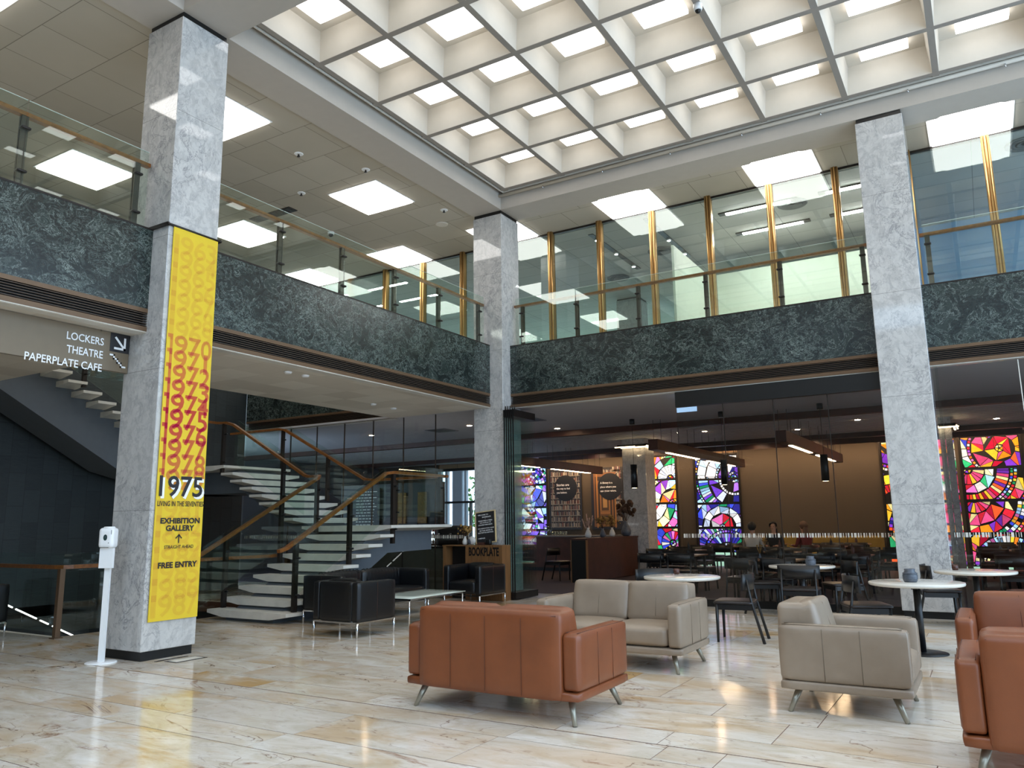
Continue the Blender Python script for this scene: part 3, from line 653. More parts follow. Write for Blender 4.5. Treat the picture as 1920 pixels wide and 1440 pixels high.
for yr in range(1961, 1989):
    z = 3.545-.175*(yr-1970)-.41
    if z > 4.46 or z < .06: continue
    c = S(cols[yr]) if yr in cols else S('#d6ab2b')
    c = tuple(min(1, (p_/q_)**.42) for p_, q_ in zip(c[:3], S('#e0c02c')[:3]))+(1,)
    if 1980 == yr: continue
    dg = str(yr); li = .0068+.00012*(yr-1961)
    hh = .245
    b.bm.verts.index_update()
    x = li
    # the leading 1 runs as a narrow bar at the left edge
    q = .0
    f0 = [(x, -.30, z-hh/2), (x, -.235, z-hh/2), (x, -.235, z+hh/2), (x, -.30, z+hh/2)]
    if yr in cols: f0 = [(x, -.272, z-hh/2), (x, -.235, z-hh/2), (x, -.235, z+hh/2), (x, -.272, z+hh/2)]; b.face([(x, -.305, z+hh/2-.045), (x, -.27, z+hh/2-.045), (x, -.27, z+hh/2), (x, -.305, z+hh/2)], c)
    b.face(f0, c)
    for s_, cyy, w in ((dg[1], -.125, .18), (dg[2], .06, .17 if dg[2] != '1' else .05), (dg[3], .225, .15 if dg[3] != '1' else .05)):
        put_text(b, s_, (x, cyy, z), UY, UZ, w, hh, .012, 'C', c)
b.done('year_pattern', 'ink', bn, normals=False)
b = B(); put_text(b, '1975', (.0122, .02, 1.462), UY, UZ, .575, .245, .02, 'C'); b.done('title_shadow', 'white', bn)
b = B(); put_text(b, '1975', (.0128, -.005, 1.485), UY, UZ, .57, .24, .012, 'C'); b.done('title', 'signblack', bn)
for s_, y, z, w, h, bo in (('LIVING IN THE SEVENTIES', 0.003, 1.287, .605, .058, .012), ('EXHIBITION', .01, 1.095, .515, .066, .035), ('GALLERY', .012, 1.012, .37, .066, .035), ('STRAIGHT AHEAD', .01, .802, .38, .038, .01), ('FREE ENTRY', .01, .602, .505, .066, .035)):
    b = B(); put_text(b, s_, (.0128, y, z), UY, UZ, w, h, bo, 'C'); b.done('lettering', 'signblack', bn)
b = B(); strip(b, [(.0, .85), (.0, .935)], .013, .0128); strip(b, [(-.035, .90), (0, .937), (.035, .90)], .013, .013); b.done('arrow', 'signblack', bn)
# ---- sanitiser stand
t = thing('sanitiser_stand', 'white hand sanitiser dispenser on a slim stand at the banner column', 'hand sanitiser', (-.36, -7.74, 0), math.radians(28))
B().lathe([(.16, 0), (.16, .008), (.15, .014), (.0, .014)], n=28).done('base', 'white', t)
B().box(-.03, .03, -.018, .018, .012, 1.06).done('pole', 'white', t)
B().box(-.075, .075, -.06, -.02, 1.0, 1.215).done('drip_tray', 'white', t)
d = B().rbox(-.085, .085, -.1, .03, 1.215, 1.435, .035, 8).done('dispenser', 'white', t)
B().lathe([(.055, 0), (.06, .01), (.05, .018), (0, .018)], (0, -.03, 1.43), 20).done('lid', 'white', d)
bb = B(); vs = [(.022*math.cos(2*PI*k/20), -.1012, 1.33+.033*math.sin(2*PI*k/20)) for k in range(20)]; bb.face(vs); B().box(.035, .045, -.1012, -.1, 1.268, 1.275).done('sensor', 'black', d); B().box(-.055, -.005, -.1015, -.1, 1.22, 1.225).box(-.006, .045, -.1015, -.1, 1.22, 1.225).done('slot', 'black', d); bb.done('logo', plain('dark_green_logo', '#1f3a36', .4), d)
bb = B(); bb.face([(.006*math.cos(2*PI*k/12), -.1018, 1.335+.016*math.sin(2*PI*k/12)) for k in range(12)])
for k in range(4): bb.box(.060, .068, -.0985, -.0975, 1.365+k*.012, 1.373+k*.012)
bb.done('logo_leaf', 'greyceramic', d)
# ---- floor box covers
for k, (x, y, lx, ly) in enumerate(((.30, -7.17, .10, .20), (.12, -7.22, .02, .2))):
    t = thing('floor_access_panel', ['stone-filled floor access panel beside the banner column', 'thin dark floor slot next to the banner column'][k], 'floor panel', (x, y, 0)); B().box(-lx, lx, -ly, ly, .0, .003).done('frame', 'darkbronze', t)
    if k == 0: B().box(-lx+.03, lx-.03, -ly+.03, ly-.03, .003, .0045).done('inlay', 'tread', t)
# ================================================================== CAFE SHELL
GY = .36
def cafe_window(n, x0, x1, head, joints):
    w = struct(f'window_{n}', B().box(x0, x1, GY-.006, GY+.006, .12, head), 'glassc')
    B().box(x0, x1, GY-.03, GY+.03, 0, .12).done('bottom_rail', 'black', w)
    j = B()
    for x in joints: j.box(x-.006, x+.006, GY-.009, GY+.009, .12, head)
    j.done('glass_joint', 'tread' if n == 8 else 'darkbronze', w)
    rr = random.Random(n); bb = B(); x = x0+.02
    while x < x1-.05:
        wd = rr.choice((.006, .01, .01, .02, .035)); bb.box(x, x+wd, GY-.0085, GY-.0065, 1.138, 1.205); x += wd+rr.choice((.012, .02, .03))
    bb.done('barcode_decal', 'tread', w); return w
w = cafe_window(6, 3.42, CX0, 3.42, [4.256, 5.10, 5.96]); B().box(3.42, CX0, GY-.05, GY+.05, 3.42, 3.69).done('window_head', 'black', w)
w = cafe_window(8, CX1+.05, 13.9, 3.68, [8.6, 9.7, 10.8, 11.9])
B().box(CX1+.02, CX1+.09, GY-.05, GY+.05, .12, 3.68).done('edge_profile', 'glassgreen', w)
# glazing left of the corner column
w = struct('window_9', B().box(-7.5, -.75, .06, .07, .02, 3.69), 'glassc')
j = B()
for x in (-1.7, -2.55, -3.4, -4.25, -5.1, -5.95): j.box(x-.006, x+.006, .05, .08, .02, 3.69)
j.done('glass_joint', 'postm', w)
rr = random.Random(3); bb = B(); x = -7.4
while x < -.85:
    wd = rr.choice((.006, .01, .02, .035)); bb.box(x, x+wd, .056, .0575, 1.138, 1.205); x += wd+rr.choice((.012, .02, .03))
bb.done('barcode_decal', 'tread', w)
# folded stack of glass panels beside the corner column
for k in range(5):
    x = .05+.05*k
    t = thing('folding_glass_panel', 'folded frameless glass door panel, '+['nearest the corner column in the stack', 'second from the corner column in the stack', 'third from the corner column in the stack', 'fourth from the corner column in the stack', 'outermost of the stack'][k], 'glass door', (x, .38, 0), 0, 'folded glass door panels stacked at the corner column')
    B().box(-.006, .006, -.42, .42, .14, 3.48).done('glass', 'glassgreen', t); B().box(-.012, .012, -.43, -.42, .14, 3.48).done('edge_seal', 'black', t)
    B().box(-.022, .022, -.42, .42, .02, .14).done('bottom_rail', 'black', t); B().box(-.022, .022, -.42, .42, 3.48, 3.62).done('top_rail', 'black', t)
    B().tube([(0, -.36, 3.62), (0, -.36, 3.70)], .012, 6).done('hanger', 'black', t)
# bulkhead beams
struct('trim_8', B().box(-13, 13.9, 4.55, 4.75, 3.58, 3.715).box(-13, 13.9, 9.7, 9.9, 3.58, 3.715), 'brownwood')
bb = B()
for k in range(22): bb.box(-13, 13.9, 5.0+.31*k, 5.012+.31*k, 3.708, 3.716)
struct('trim_9', bb, 'tread')
# ================================================================== STAINED GLASS (plain abstract facets)
PAL = dict(hot=['#e0263c', '#ff5a2a', '#ff9a1e', '#ffc935', '#c4133a', '#f2e6a0', '#7a35c8', '#e8508a'], cool=['#3a4bd8', '#6a3fd0', '#9fd0ff', '#e8f4ff', '#cfe0ff', '#2a2a90', '#9a6ae0', '#22a070'], mixed=['#ffffff', '#f2f6ff', '#ffc935', '#ff8a2a', '#e0263c', '#9fd0ff', '#3a4bd8', '#8a40c8', '#30b070', '#e070c0', '#fff0b0'])
def poly_shrink(p, k):
    cx = sum(q[0] for q in p)/len(p); cz = sum(q[1] for q in p)/len(p); return [(cx+(x-cx)*k, cz+(z-cz)*k) for x, z in p]
def clip(poly, x0, x1, z0, z1):
    for ax, lim, sg in ((0, x0, 1), (0, x1, -1), (1, z0, 1), (1, z1, -1)):
        out = []
        for i in range(len(poly)):
            a, b_ = poly[i], poly[(i+1) % len(poly)]; da, db = (a[ax]-lim)*sg, (b_[ax]-lim)*sg
            if da >= 0: out.append(a)
            if (da < 0) != (db < 0):
                t_ = da/(da-db); out.append((a[0]+(b_[0]-a[0])*t_, a[1]+(b_[1]-a[1])*t_))
        poly = out
        if len(poly) < 3: return None
    return poly
def stained(x0, x1, z0, z1, seed, pal, label, nrow=4):
    rr = random.Random(seed); W_, H_ = x1-x0, z1-z0
    t = thing('stained_glass_window', label, 'stained glass window', ((x0+x1)/2, 12.02, z0), 0, 'stained glass windows of the cafe')
    cx, L = (x0+x1)/2, 12.02
    B().box(-W_/2, W_/2, 0, .12, 0, H_).done('dark_matrix', 'concrete', t)
    fb = B(); fw = .05
    fb.box(-W_/2-fw, -W_/2, -.06, .12, 0, H_+fw).box(W_/2, W_/2+fw, -.06, .12, 0, H_+fw).box(-W_/2, W_/2, -.06, .12, H_, H_+fw)
    fb.done('frame', 'darkbronze', t)
    g = B()
    def piece(p, c):
        p = clip(p, -W_/2+.02, W_/2-.02, .02, H_-.02)
        if not p: return
        ar = abs(sum(p[i][0]*p[(i+1) % len(p)][1]-p[(i+1) % len(p)][0]*p[i][1] for i in range(len(p))))/2
        if ar < .0005: return
        p = poly_shrink(p, max(.6, 1-.018/math.sqrt(ar)))
        sg = sum(p[i][0]*p[(i+1) % len(p)][1]-p[(i+1) % len(p)][0]*p[i][1] for i in range(len(p)))
        if sg < 0: p = p[::-1]
        v = rr.uniform(.55, 1.25); c = S(c); c = tuple(min(1, q*v) for q in c[:3])+(1,)
        g.face([(x, -.012, z) for x, z in p], c)
    for r in range(nrow):
        a, e = H_*r/nrow+.03, H_*(r+1)/nrow-.03
        p_ = PAL[pal]; mx = PAL['mixed']; cool = PAL['cool']
        cxr, czr = rr.uniform(-.42, .42)*W_, a+(e-a)*rr.choice((-.1, 0, .35, .6, 1, 1.1)); ph0 = rr.uniform(0, 6)
        def pp(q):   # piece kept inside its own stacked panel
            q = clip(q, -9, 9, a, e); return q
        # rings of shards round an off-centre point: rays, beads, triangles and quads
        rad = 0.03; k = 0
        while rad < 1.7:
            kind = rr.choice(('rays', 'beads', 'shards', 'shards', 'shards', 'mosaic')) if k else 'beads'
            dr = {'rays': rr.uniform(.22, .34), 'beads': rr.uniform(.055, .085), 'shards': rr.uniform(.2, .34), 'mosaic': rr.uniform(.16, .24)}[kind]
            r0, r1 = rad, rad+dr; rm = (r0+r1)/2
            cs = rr.choice((p_, p_, mx, p_, ['#ffffff', '#cfe0ff', '#f2f6ff', '#9fd0ff'] if pal != 'hot' else ['#ffc935', '#ff9a1e', '#f2e6a0']))
            n = max(5, int(2*PI*rm/{'rays': .085, 'beads': .085, 'shards': .27, 'mosaic': .09}[kind]))
            def A(r_, t_): return (cxr+r_*math.cos(t_), czr+r_*math.sin(t_))
            jit = [2*PI*(q+rr.uniform(-.22, .22)*(kind == 'shards'))/n+ph0 for q in range(n)]; jit.append(jit[0]+2*PI)
            for t0, t1 in zip(jit, jit[1:]):
                if kind == 'mosaic':
                    for q in range(2):
                        ra, rb_ = r0+dr*q/2, r0+dr*(q+1)/2; w_ = pp([A(ra, t0), A(rb_, t0), A(rb_, t1), A(ra, t1)])
                        if w_ and rr.random() < .85: piece(w_, rr.choice(cool if pal != 'hot' or rr.random() < .3 else cs))
                elif kind == 'shards':
                    tm = (t0+t1)/2; o_ = rr.uniform(-.04, .04)
                    if rr.random() < .6: L = ([A(r0, t0), A(r1+o_, t0), A(r0, t1)], [A(r1+o_, t0), A(r1, t1), A(r0, t1)])
                    else: L = ([A(r0, t0), A(r1, t0), A(r1, t1), A(r0, t1)],)
                    for w_ in L:
                        w_ = pp(w_)
                        if w_ and rr.random() < .92: piece(w_, rr.choice(cs))
                else:
                    w_ = pp([A(r0, t0), A(r1, t0), A(r1, t0+(t1-t0)*.9), A(r0, t0+(t1-t0)*.9)])
                    if w_: piece(w_, rr.choice(cs))
            rad = r1+.012; k += 1
    g.done('glass_pieces', 'stained', t, normals=False)
    return t
stained(-7.0, -5.6, .35, 3.6, 11, 'cool', 'stained glass window seen through the folded glass panels')
stained(-2.12, -.72, .42, 3.58, 23, 'mixed', 'stained glass window partly behind the inner cafe column')
stained(-.06, 1.345, .42, 3.5, 37, 'cool', 'wide blue and white stained glass window right of the inner cafe column')
stained(5.5, 6.95, .1, 3.62, 41, 'hot', 'stained glass window mostly hidden behind the right column')
stained(7.52, 8.92, .1, 3.62, 53, 'hot', 'red and orange stained glass window at far right')
# ---- posters
def poster(x0, x1, z0, z1, label, lines, kind, seed):
    rr = random.Random(seed); w, h = x1-x0, z1-z0
    t = thing('library_poster', label, 'poster', ((x0+x1)/2, 11.98, z0), 0, 'posters on the cafe back wall')
    B().box(-w/2, w/2, -.02, .0, 0, h).done('board', 'signblack', t)
    g = B(); BK = ['#8a8378', '#6d4038', '#4a4f58', '#a09888', '#7a6a5a', '#53302c', '#3c4450', '#b0a898']
    def rect(a, b_, c, d, col, y=-.022): g.face([(a, y, c), (b_, y, c), (b_, y, d), (a, y, d)], S(col))
    def shelf(a, b_, z, hh):
        rect(a, b_, z-.02, z, '#8d867a'); x = a+.01
        while x < b_-.04:
            bw = rr.uniform(.015, .035); rect(x, x+bw*.9, z, z+hh*rr.uniform(.6, .9), rr.choice(BK)); x += bw
            if rr.random() < .08: x += .04
    if kind == 'shelves':
        for k in range(10): shelf(-w/2+.06, w/2-.06, .1+k*(h-.12)/10, (h-.12)/10-.02)
        for x in (-w/2+.14, w/6, w/2-.2): rect(x-.008, x+.008, .06, h-.05, '#8d867a', -.0225)
    else:
        cx = -.08
        for k in range(7):
            s_ = 1-k*.135; rect(cx-.42*s_*w/1.2, cx+.42*s_*w/1.2, h*(.42-.38*s_), h*(.42+.5*s_), ['#7a5230', '#3a2a20', '#8a5c34', '#2e2620', '#9a6a3c', '#4a3626', '#b08650'][k], -.0221-.0003*k)
        for k in range(5): rect(cx-.30+.03*k, cx+.30-.03*k, .1+.12*k, .16+.12*k, ['#8a6238', '#6b4a2c'][k % 2], -.0246)
        for k in range(8): shelf(w/2-.38, w/2-.05, .3+k*.24, .2)
        rect(-w/2+.2, -w/2+.25, .05, h*.9, '#a8743c', -.0248); rect(cx+.36, cx+.40, .05, h*.7, '#a8743c', -.0248); shelf(-w/2+.3, w/2-.05, h-.2, .16)
    g.done('picture', 'tinted', t, normals=False)
    cz = h-.66; cx2 = .02 if kind == 'shelves' else .12
    bb = B(); bb.face([(cx2+.46*math.cos(2*PI*k/40), -.03, cz+.46*math.sin(2*PI*k/40)) for k in range(40)]); bb.done('disc', 'navy', t)
    bb = B()
    for k, s_ in enumerate(lines): put_text(bb, s_, (cx2-.36, -.0315, cz+.12-.14*k), UX, UZ, None, .085, .02, 'L')
    bb.done('quotation', 'white', t)
poster(-5.46, -4.17, 1.17, 3.28, 'poster of bookshelves, navy disc reading Stories are the way to feel you belong', ['Stories are', 'the way to feel', 'you belong.'], 'shelves', 5)
poster(-3.80, -2.60, 1.17, 3.285, 'library aisle poster, disc reading A library is a place where you can grow wings', ['A library is a', 'place where you', 'can grow wings.'], 'aisle', 6)
# ---- far window of the cafe with a tree outside
w = struct('window_10', B().box(-10.45, -8.3, 12.08, 12.09, 0, 3.55), 'glassc')
bb = B()
for x0, x1 in ((-10.45, -10.3), (-10.1, -9.98), (-9.75, -9.3), (-9.2, -9.1), (-8.42, -8.3)): bb.box(x0, x1, 11.98, 12.12, 0, 3.55)
bb.done('mullion', 'whiteg', w)
bb = B(); bb.box(-10.45, -8.3, 11.97, 12.12, 2.2, 2.28).box(-10.45, -8.3, 11.97, 12.12, 3.45, 3.55).box(-8.95, -8.9, 11.96, 12.12, 0, 2.2); bb.done('transom', 'darkbronze', w)
struct('ground_outside', B().box(-40, 20, 12.25, 45, -.4, -.2), 'ground')
t = thing('tree', 'green leafy tree outside the far cafe window', 'tree', (-11.5, 19.5, -.2))
B().tube([(0, 0, 0), (.1, 0, 1.5), (0, .1, 3)], .16, 8).done('trunk', 'bark', t)
rr = random.Random(2); bb = B()
for k in range(1500):
    th, ph, r_ = rr.uniform(0, 2*PI), rr.uniform(-1, 1), 2.3*rr.random()**.4
    c = Vector((r_*math.cos(th)*math.sqrt(1-ph*ph), r_*math.sin(th)*math.sqrt(1-ph*ph), 2.9+r_*1.25*ph)); a = Vector((rr.uniform(-1, 1), rr.uniform(-1, 1), rr.uniform(-1, 1))).normalized()*.14; d = a.orthogonal().normalized()*.09
    bb.face([c-a, c+d, c+a, c-d])
bb.done('crown', 'leaf', t, normals=False)
# ================================================================== CAFE FITTINGS
for k, (x, d) in enumerate(((-3.0, 'in front of the posters'), (1.72, 'beside the inner cafe column'), (4.5, 'nearest the right column'))):
    t = thing('timber_beam_light', f'long hanging timber beam with a light strip beneath, {d}', 'pendant light', (x, 3.6, 3.0), 0, 'hanging timber light beams in the cafe')
    B().box(-.11, .11, 0, 7.4, 0, .24).done('beam', 'brownwood', t); B().box(-.04, .04, .9, 3.2, -.012, 0).box(-.04, .04, 4.0, 6.6, -.012, 0).done('led_strip', 'led', t)
    bb = B()
    for y in (.3, 1.5, 2.7, 3.9, 5.1, 6.3, 7.2):
        for q in (-.09, .09): bb.tube([(q, y, .24), (q, y, .714)], .005, 5)
    bb.done('wires', 'black', t)
for k, (x, d) in enumerate(((1.28, 'in front of the inner cafe column'), (3.32, 'in front of the blue stained glass window'), (5.32, 'left of the right column'))):
    t = thing('pendant_lamp', f'black cylinder pendant lamp on a long cord, {d}', 'pendant light', (x, 3.5, 3.715), 0, 'black cylinder pendants over the cafe entrance')
    B().tube([(0, 0, -.12), (0, 0, 0)], .06, 14).done('ceiling_cap', 'black', t); B().tube([(0, 0, -1.04), (0, 0, -.1)], .005, 5).done('cord', 'black', t)
    s_ = B().tube([(0, 0, -1.55), (0, 0, -1.03)], .075, 18).done('shade', 'black', t); B().lathe([(.06, -1.552), (.0, -1.552)], n=14).done('lens', 'ledc', s_)
t = thing('exit_sign', 'pale blue lit exit sign under the cafe ceiling', 'sign', (3.4, 1.0, 3.42)); B().box(-.19, .19, -.012, .012, 0, .235).done('face', 'exitm', t); B().box(-.19, .19, -.02, .02, .235, .29).done('housing', 'white', t)
DL = [(-3.2, 10.9), (-1.2, 10.9), (2.2, 10.9), (3.8, 10.9), (6.3, 10.9), (-5, 7.2), (-.9, 4.0), (4.0, 8.0), (8.4, 8.6), (1.9, 6.9), (5.6, 6.8), (9.6, 5.5), (-5.5, 2.4), (-2.3, 2.2)]
dl0 = None
for x, y, d in ((-.65, 2.15, 'just inside the open cafe front'), (-3.4, 2.6, 'left of the corner column beyond the glazing')):
    t = thing('ceiling_vent', 'square white air vent in the cafe ceiling '+d, 'air vent', (x, y, 3.715), 0, 'square vents in the cafe ceiling'); B().box(-.3, .3, -.3, .3, -.012, 0).done('frame', 'grey', t)
    bb = B()
    for q in range(3): bb.box(-.24+.06*q, .24-.06*q, -.24+.06*q, .24-.06*q, -.016-.003*q, -.012)
    bb.done('blades', 'darkbronze', t)
for x, y in DL:
    lb = 'small round recessed downlight in the cafe ceiling'
    if dl0 is None:
        dl0 = thing('downlight', lb, 'ceiling light', (x, y, 3.715), 0, 'recessed downlights in the cafe ceiling')
        B().lathe([(.07, -.006), (.085, -.004), (.085, 0), (.0, 0)], n=16).done('rim', 'white', dl0); B().lathe([(.062, -.008), (.0, -.008)], n=16).done('lamp', 'downl', dl0)
    else: dup(dl0, (x, y, 3.715), 0, lb)
t = thing('wall_washer', 'long warm light trough washing the beige cafe back wall', 'wall light', (1, 11.35, 3.715)); B().box(-6.5, 8, -.06, -.04, -.16, 0).box(-6.5, 8, -.04, .1, -.02, 0).done('housing', 'brownwood', t); B().box(-6.45, 7.95, .0, .07, -.03, -.02).done('led_strip', 'wash', t)
# bar counter and back counter
t = thing('bar_counter', 'long brown timber bar with black end, flowers on top', 'bar counter', (-.48, 6.0, 0))
B().box(-.22, .2, -1.75, 1.4, .02, 1.0).done('body', 'brownwood', t); B().box(-.235, .215, -1.82, 1.42, 1.0, 1.04).done('top', 'brownwood', t); B().box(-.2, .18, -1.83, -1.75, .0, 1.0).done('end_panel', 'black', t); B().box(-.22, -.2, -1.84, -1.75, 0, 1.0).box(.18, .2, -1.84, -1.75, 0, 1).done('end_trim', 'deskwood', t)
t = thing('back_counter', 'low red-brown timber counter behind the folded glass panels', 'counter', (-3.2, 8.4, 0)); B().box(-2.8, 2.0, -.3, .3, .1, 1.0).done('body', 'brownwood', t); B().box(-2.85, 2.05, -.34, .34, 1.0, 1.04).done('top', 'grey', t); B().box(-2.8, 2.0, -.26, .3, .004, .1).done('kick', 'black', t)
t = thing('glass_jar', 'clear water dispenser jar on the back counter', 'jar', (-3.6, 8.4, 1.04)); B().lathe([(.1, 0), (.12, .02), (.12, .26), (.08, .3)], n=18).done('body', 'glassw', t); B().lathe([(.09, .3), (.09, .34), (0, .34)], n=14).done('lid', 'black', t)
for k in range(6): tag(B().lathe([(.03, 0), (.035, .12), (.03, .12), (.028, .01)], (-3.4+.09*k, 8.32, 1.04), 12).done('drinking_glass', 'glassw'), 'clear drinking glass in a row on the back counter by the posters', 'glass', 'drinking glasses on the back counter')
def flowers(x, y, z, kind, label, vase='ceramic', seed=1, s=1.0):
    rr = random.Random(seed); t = thing('flower_vase', label, 'vase of flowers', (x, y, z), 0, None)
    B().lathe([(.045*s, 0), (.075*s, .03*s), (.08*s, .08*s), (.05*s, .16*s), (.028*s, .2*s), (.034*s, .235*s), (.026*s, .235*s)], n=20).done('vase', vase, t)
    st_, hd = B(), B()
    for k in range(16 if kind != 'grass' else 12):
        th = rr.uniform(0, 2*PI); sp = rr.uniform(.03, .2)*s*(1.0 if kind != 'grass' else .7); hh = rr.uniform(.35, .55)*s
        p = (sp*math.cos(th), sp*math.sin(th), hh); st_.tube([(0, 0, .2*s), (p[0]*.4, p[1]*.4, .2*s+(hh-.2*s)*.5), p], .004, 4)
        if kind == 'grass':
            for q in range(5): hd.ball((p[0]*(1-.08*q), p[1]*(1-.08*q), hh-.035*q), (.014*s, .014*s, .024*s), 5)
        else: hd.ball(p, (rr.uniform(.025, .05)*s,)*3, 6); hd.ball((p[0]+rr.uniform(-.05, .05), p[1]+rr.uniform(-.05, .05), p[2]-.06), .025*s, 5)
    st_.done('stems', 'driedd', t); hd.done('flower_heads', {'grass': 'pinkd', 'gold': 'dried', 'dark': 'driedd'}[kind], t); return t
flowers(-.5, 4.75, 1.04, 'grass', 'white bottle vase of pale dried grass on the bar end', 'ceramic', 1, 1.05)
flowers(-.45, 5.5, 1.04, 'gold', 'grey vase of golden dried flowers in the middle of the bar', 'greyceramic', 2, .95)
flowers(-.5, 6.2, 1.04, 'gold', 'vase of yellow brown dried flowers farther along the bar', 'ceramic', 3, 1.0)
flowers(-.42, 6.95, 1.04, 'dark', 'tall dark dried bouquet at the far end of the bar', 'greyceramic', 4, 1.7)
# ---- counter, glass cabinets and machine behind the left glazing
t = thing('service_counter', 'olive fronted service counter behind the stair glazing', 'counter', (-2.9, .75, 0)); B().box(-2.5, 1.65, -.35, .35, .0, .93).done('body', 'olive', t); B().box(-2.5, 1.68, -.38, .38, .93, .97).done('top', 'darkbronze', t)
for k, x in enumerate((-4.75, -4.1)):
    t = thing('display_fridge', ['lit drinks fridge at left behind the counter', 'lit drinks fridge nearer the cake cabinet'][k], 'fridge', (x, 3.0, 0), 0, 'lit fridges behind the counter')
    B().box(-.3, .3, -.02, .3, .05, 1.45).done('body', 'black', t); B().box(-.24, .24, -.03, -.02, .75, 1.4).done('lit_interior', 'screenw', t)
    bb = B(); rr = random.Random(k)
    for r_ in range(4):
        for q in range(6): bb.lathe([(.03, 0), (.03, .09), (.012, .12), (.012, .14)], (-.2+.08*q, -.06, .76+.16*r_), 8)
    bb.done('bottles', 'driedd', t)
t = thing('cake_cabinet', 'low glass cake cabinet with light inside on the counter', 'display cabinet', (-2.85, .8, .97)); B().box(-.55, .55, -.2, .2, 0, .04).done('base', 'black', t); B().box(-.54, .54, -.19, .19, .04, .34).done('glass_case', 'glassw', t); B().box(-.55, .55, -.2, .2, .34, .36).done('top', 'ledw', t)
rr = random.Random(9)
for k in range(9): tag(B().rbox(-3.35+.115*k, -3.26+.115*k, .7, .82, 1.012, 1.07+.03*rr.random(), .02, 3).done('cake', ['tread', 'pinkd', 'dried'][k % 3]), 'small cake in a row inside the glass cabinet', 'cake', 'cakes in the glass cabinet')
t = thing('coffee_machine', 'dark coffee machine with pale frame on the counter behind the stair landing', 'coffee machine', (-1.75, .75, .97)); B().rbox(-.3, .3, -.2, .2, .0, .42, .03, 4).done('body', 'signblack', t); B().box(-.28, .28, -.22, -.2, .12, .2).done('drip_tray', 'chrome', t)
bb = B()
for q in (-.15, .15): bb.tube([(q, -.22, .26), (q, -.32, .24)], .02, 8)
bb.done('portafilters', 'chrome', t)
t = thing('menu_board', 'dark menu board on the wall behind the stair', 'menu board', (-6.4, 3.3, 1.3)); B().box(-.45, .45, -.02, .02, 0, 1.1).done('panel', 'signblack', t)
bb = B(); rr = random.Random(4)
for k in range(12):
    x = -.38
    while x < .25:
        w_ = rr.uniform(.05, .14); bb.face([(x, -.022, 1.0-.08*k), (x+w_, -.022, 1.0-.08*k), (x+w_, -.022, 1.02-.08*k), (x, -.022, 1.02-.08*k)]); x += w_+.03
bb.done('lettering', 'tread', t, normals=False)
struct('wall_kitchen', B().box(-7.4, -3.95, 3.35, 3.5, 0, 2.5), 'signblack')
for k, x in enumerate((-5.23, -4.55)):
    tag(B().box(x-.14, x+.14, 3.31, 3.345, 1.35, 2.25).done('textured_panel', 'dried'), ['left golden textured panel behind the cake cabinet', 'right golden textured panel behind the cake cabinet'][k], 'wall panel', 'golden panels behind the counter')
# ---- reception desk with shop name
t = thing('reception_desk', 'timber slatted reception desk lettered BOOKPLATE at the corner column', 'reception desk', (-.45, -.25, 0))
bb = B()
for k in range(28): bb.box(-.22+.0297*k, -.22+.0297*k+.026, -.1, -.085, .02, 1.02)
bb.done('slatted_front', 'deskwood', t)
B().box(-.23, .61, -.085, .2, .0, 1.02).done('body', 'deskwood', t); B().box(-.75, -.68, -.1, .2, 0, 1.0).done('side_panel', 'deskwood', t); B().box(-.68, -.23, .12, .2, 0, 1.0).done('recess_back', 'black', t); B().box(-.76, -.2, -.11, .2, 1.0, 1.02).done('shelf_top', 'deskwood', t)
bb = B(); put_text(bb, 'BOOKPLATE', (.2, -.103, .90), UX, UZ, .68, .165, .035, 'C'); bb.done('lettering', 'black', t)
t = thing('letter_board', 'black letter board in pale frame welcoming guests on the reception desk', 'notice board', (-.34, -.115, 1.05)); t.rotation_euler = (math.radians(-6), math.radians(-6), 0)
B().box(-.22, .22, -.01, .01, .02, .6).done('felt', 'signblack', t)
fb = B(); fb.box(-.235, -.215, -.018, .012, .0, .62).box(.215, .235, -.018, .012, .0, .62).box(-.235, .235, -.018, .012, .6, .62).box(-.235, .235, -.018, .012, 0, .02); fb.done('frame', 'gold2', t)
for s_, x, z, w_ in (('WELCOME TO', -.05, .55, .24), ('BOOKPLATE', .03, .505, .2), ('-', 0, .475, .012), ('PLEASE FIND A TABLE', -.0, .435, .32), ('AND ORDER @ THE', 0, .395, .26), ('COUNTER WHEN READY.', 0, .355, .33), ('FOR RESERVATIONS, PLEASE', .01, .285, .37), ('SEE YOUR SERVER OR', .01, .245, .30), ('OUR STAFF FOR ASSISTANCE.', 0, .205, .36), ('<-MENUS', -.1, .10, .16)):
    bb = B(); put_text(bb, s_, (x, -.0115, z), UX, UZ, w_, .024 if s_ != '-' else .005, .02, 'C'); bb.done('lettering', 'white', t)
flowers(-.78, -.2, 1.02, 'gold', 'white bottle vase of dried flowers on the reception desk', 'ceramic', 8, .7)
t = thing('round_vase', 'round grey and white ring vase on the reception desk', 'vase', (-.62, -.2, 1.1)); B().ball((0, 0, 0), (.09, .045, .085), 16).done('body', 'ceramic', t); B().ball((-.035, -.028, -.015), (.05, .026, .055), 12).done('grey_patch', 'greyceramic', t)
t = thing('menu_holder', 'small brown menu rack on the reception desk under the letter board', 'menu rack', (-.30, -.24, 1.02)); B().box(-.14, .02, -.05, .05, 0, .05).done('tray', 'brownwood', t); B().rbox(.03, .15, -.04, .04, 0, .11, .02, 3).done('box', 'black', t)
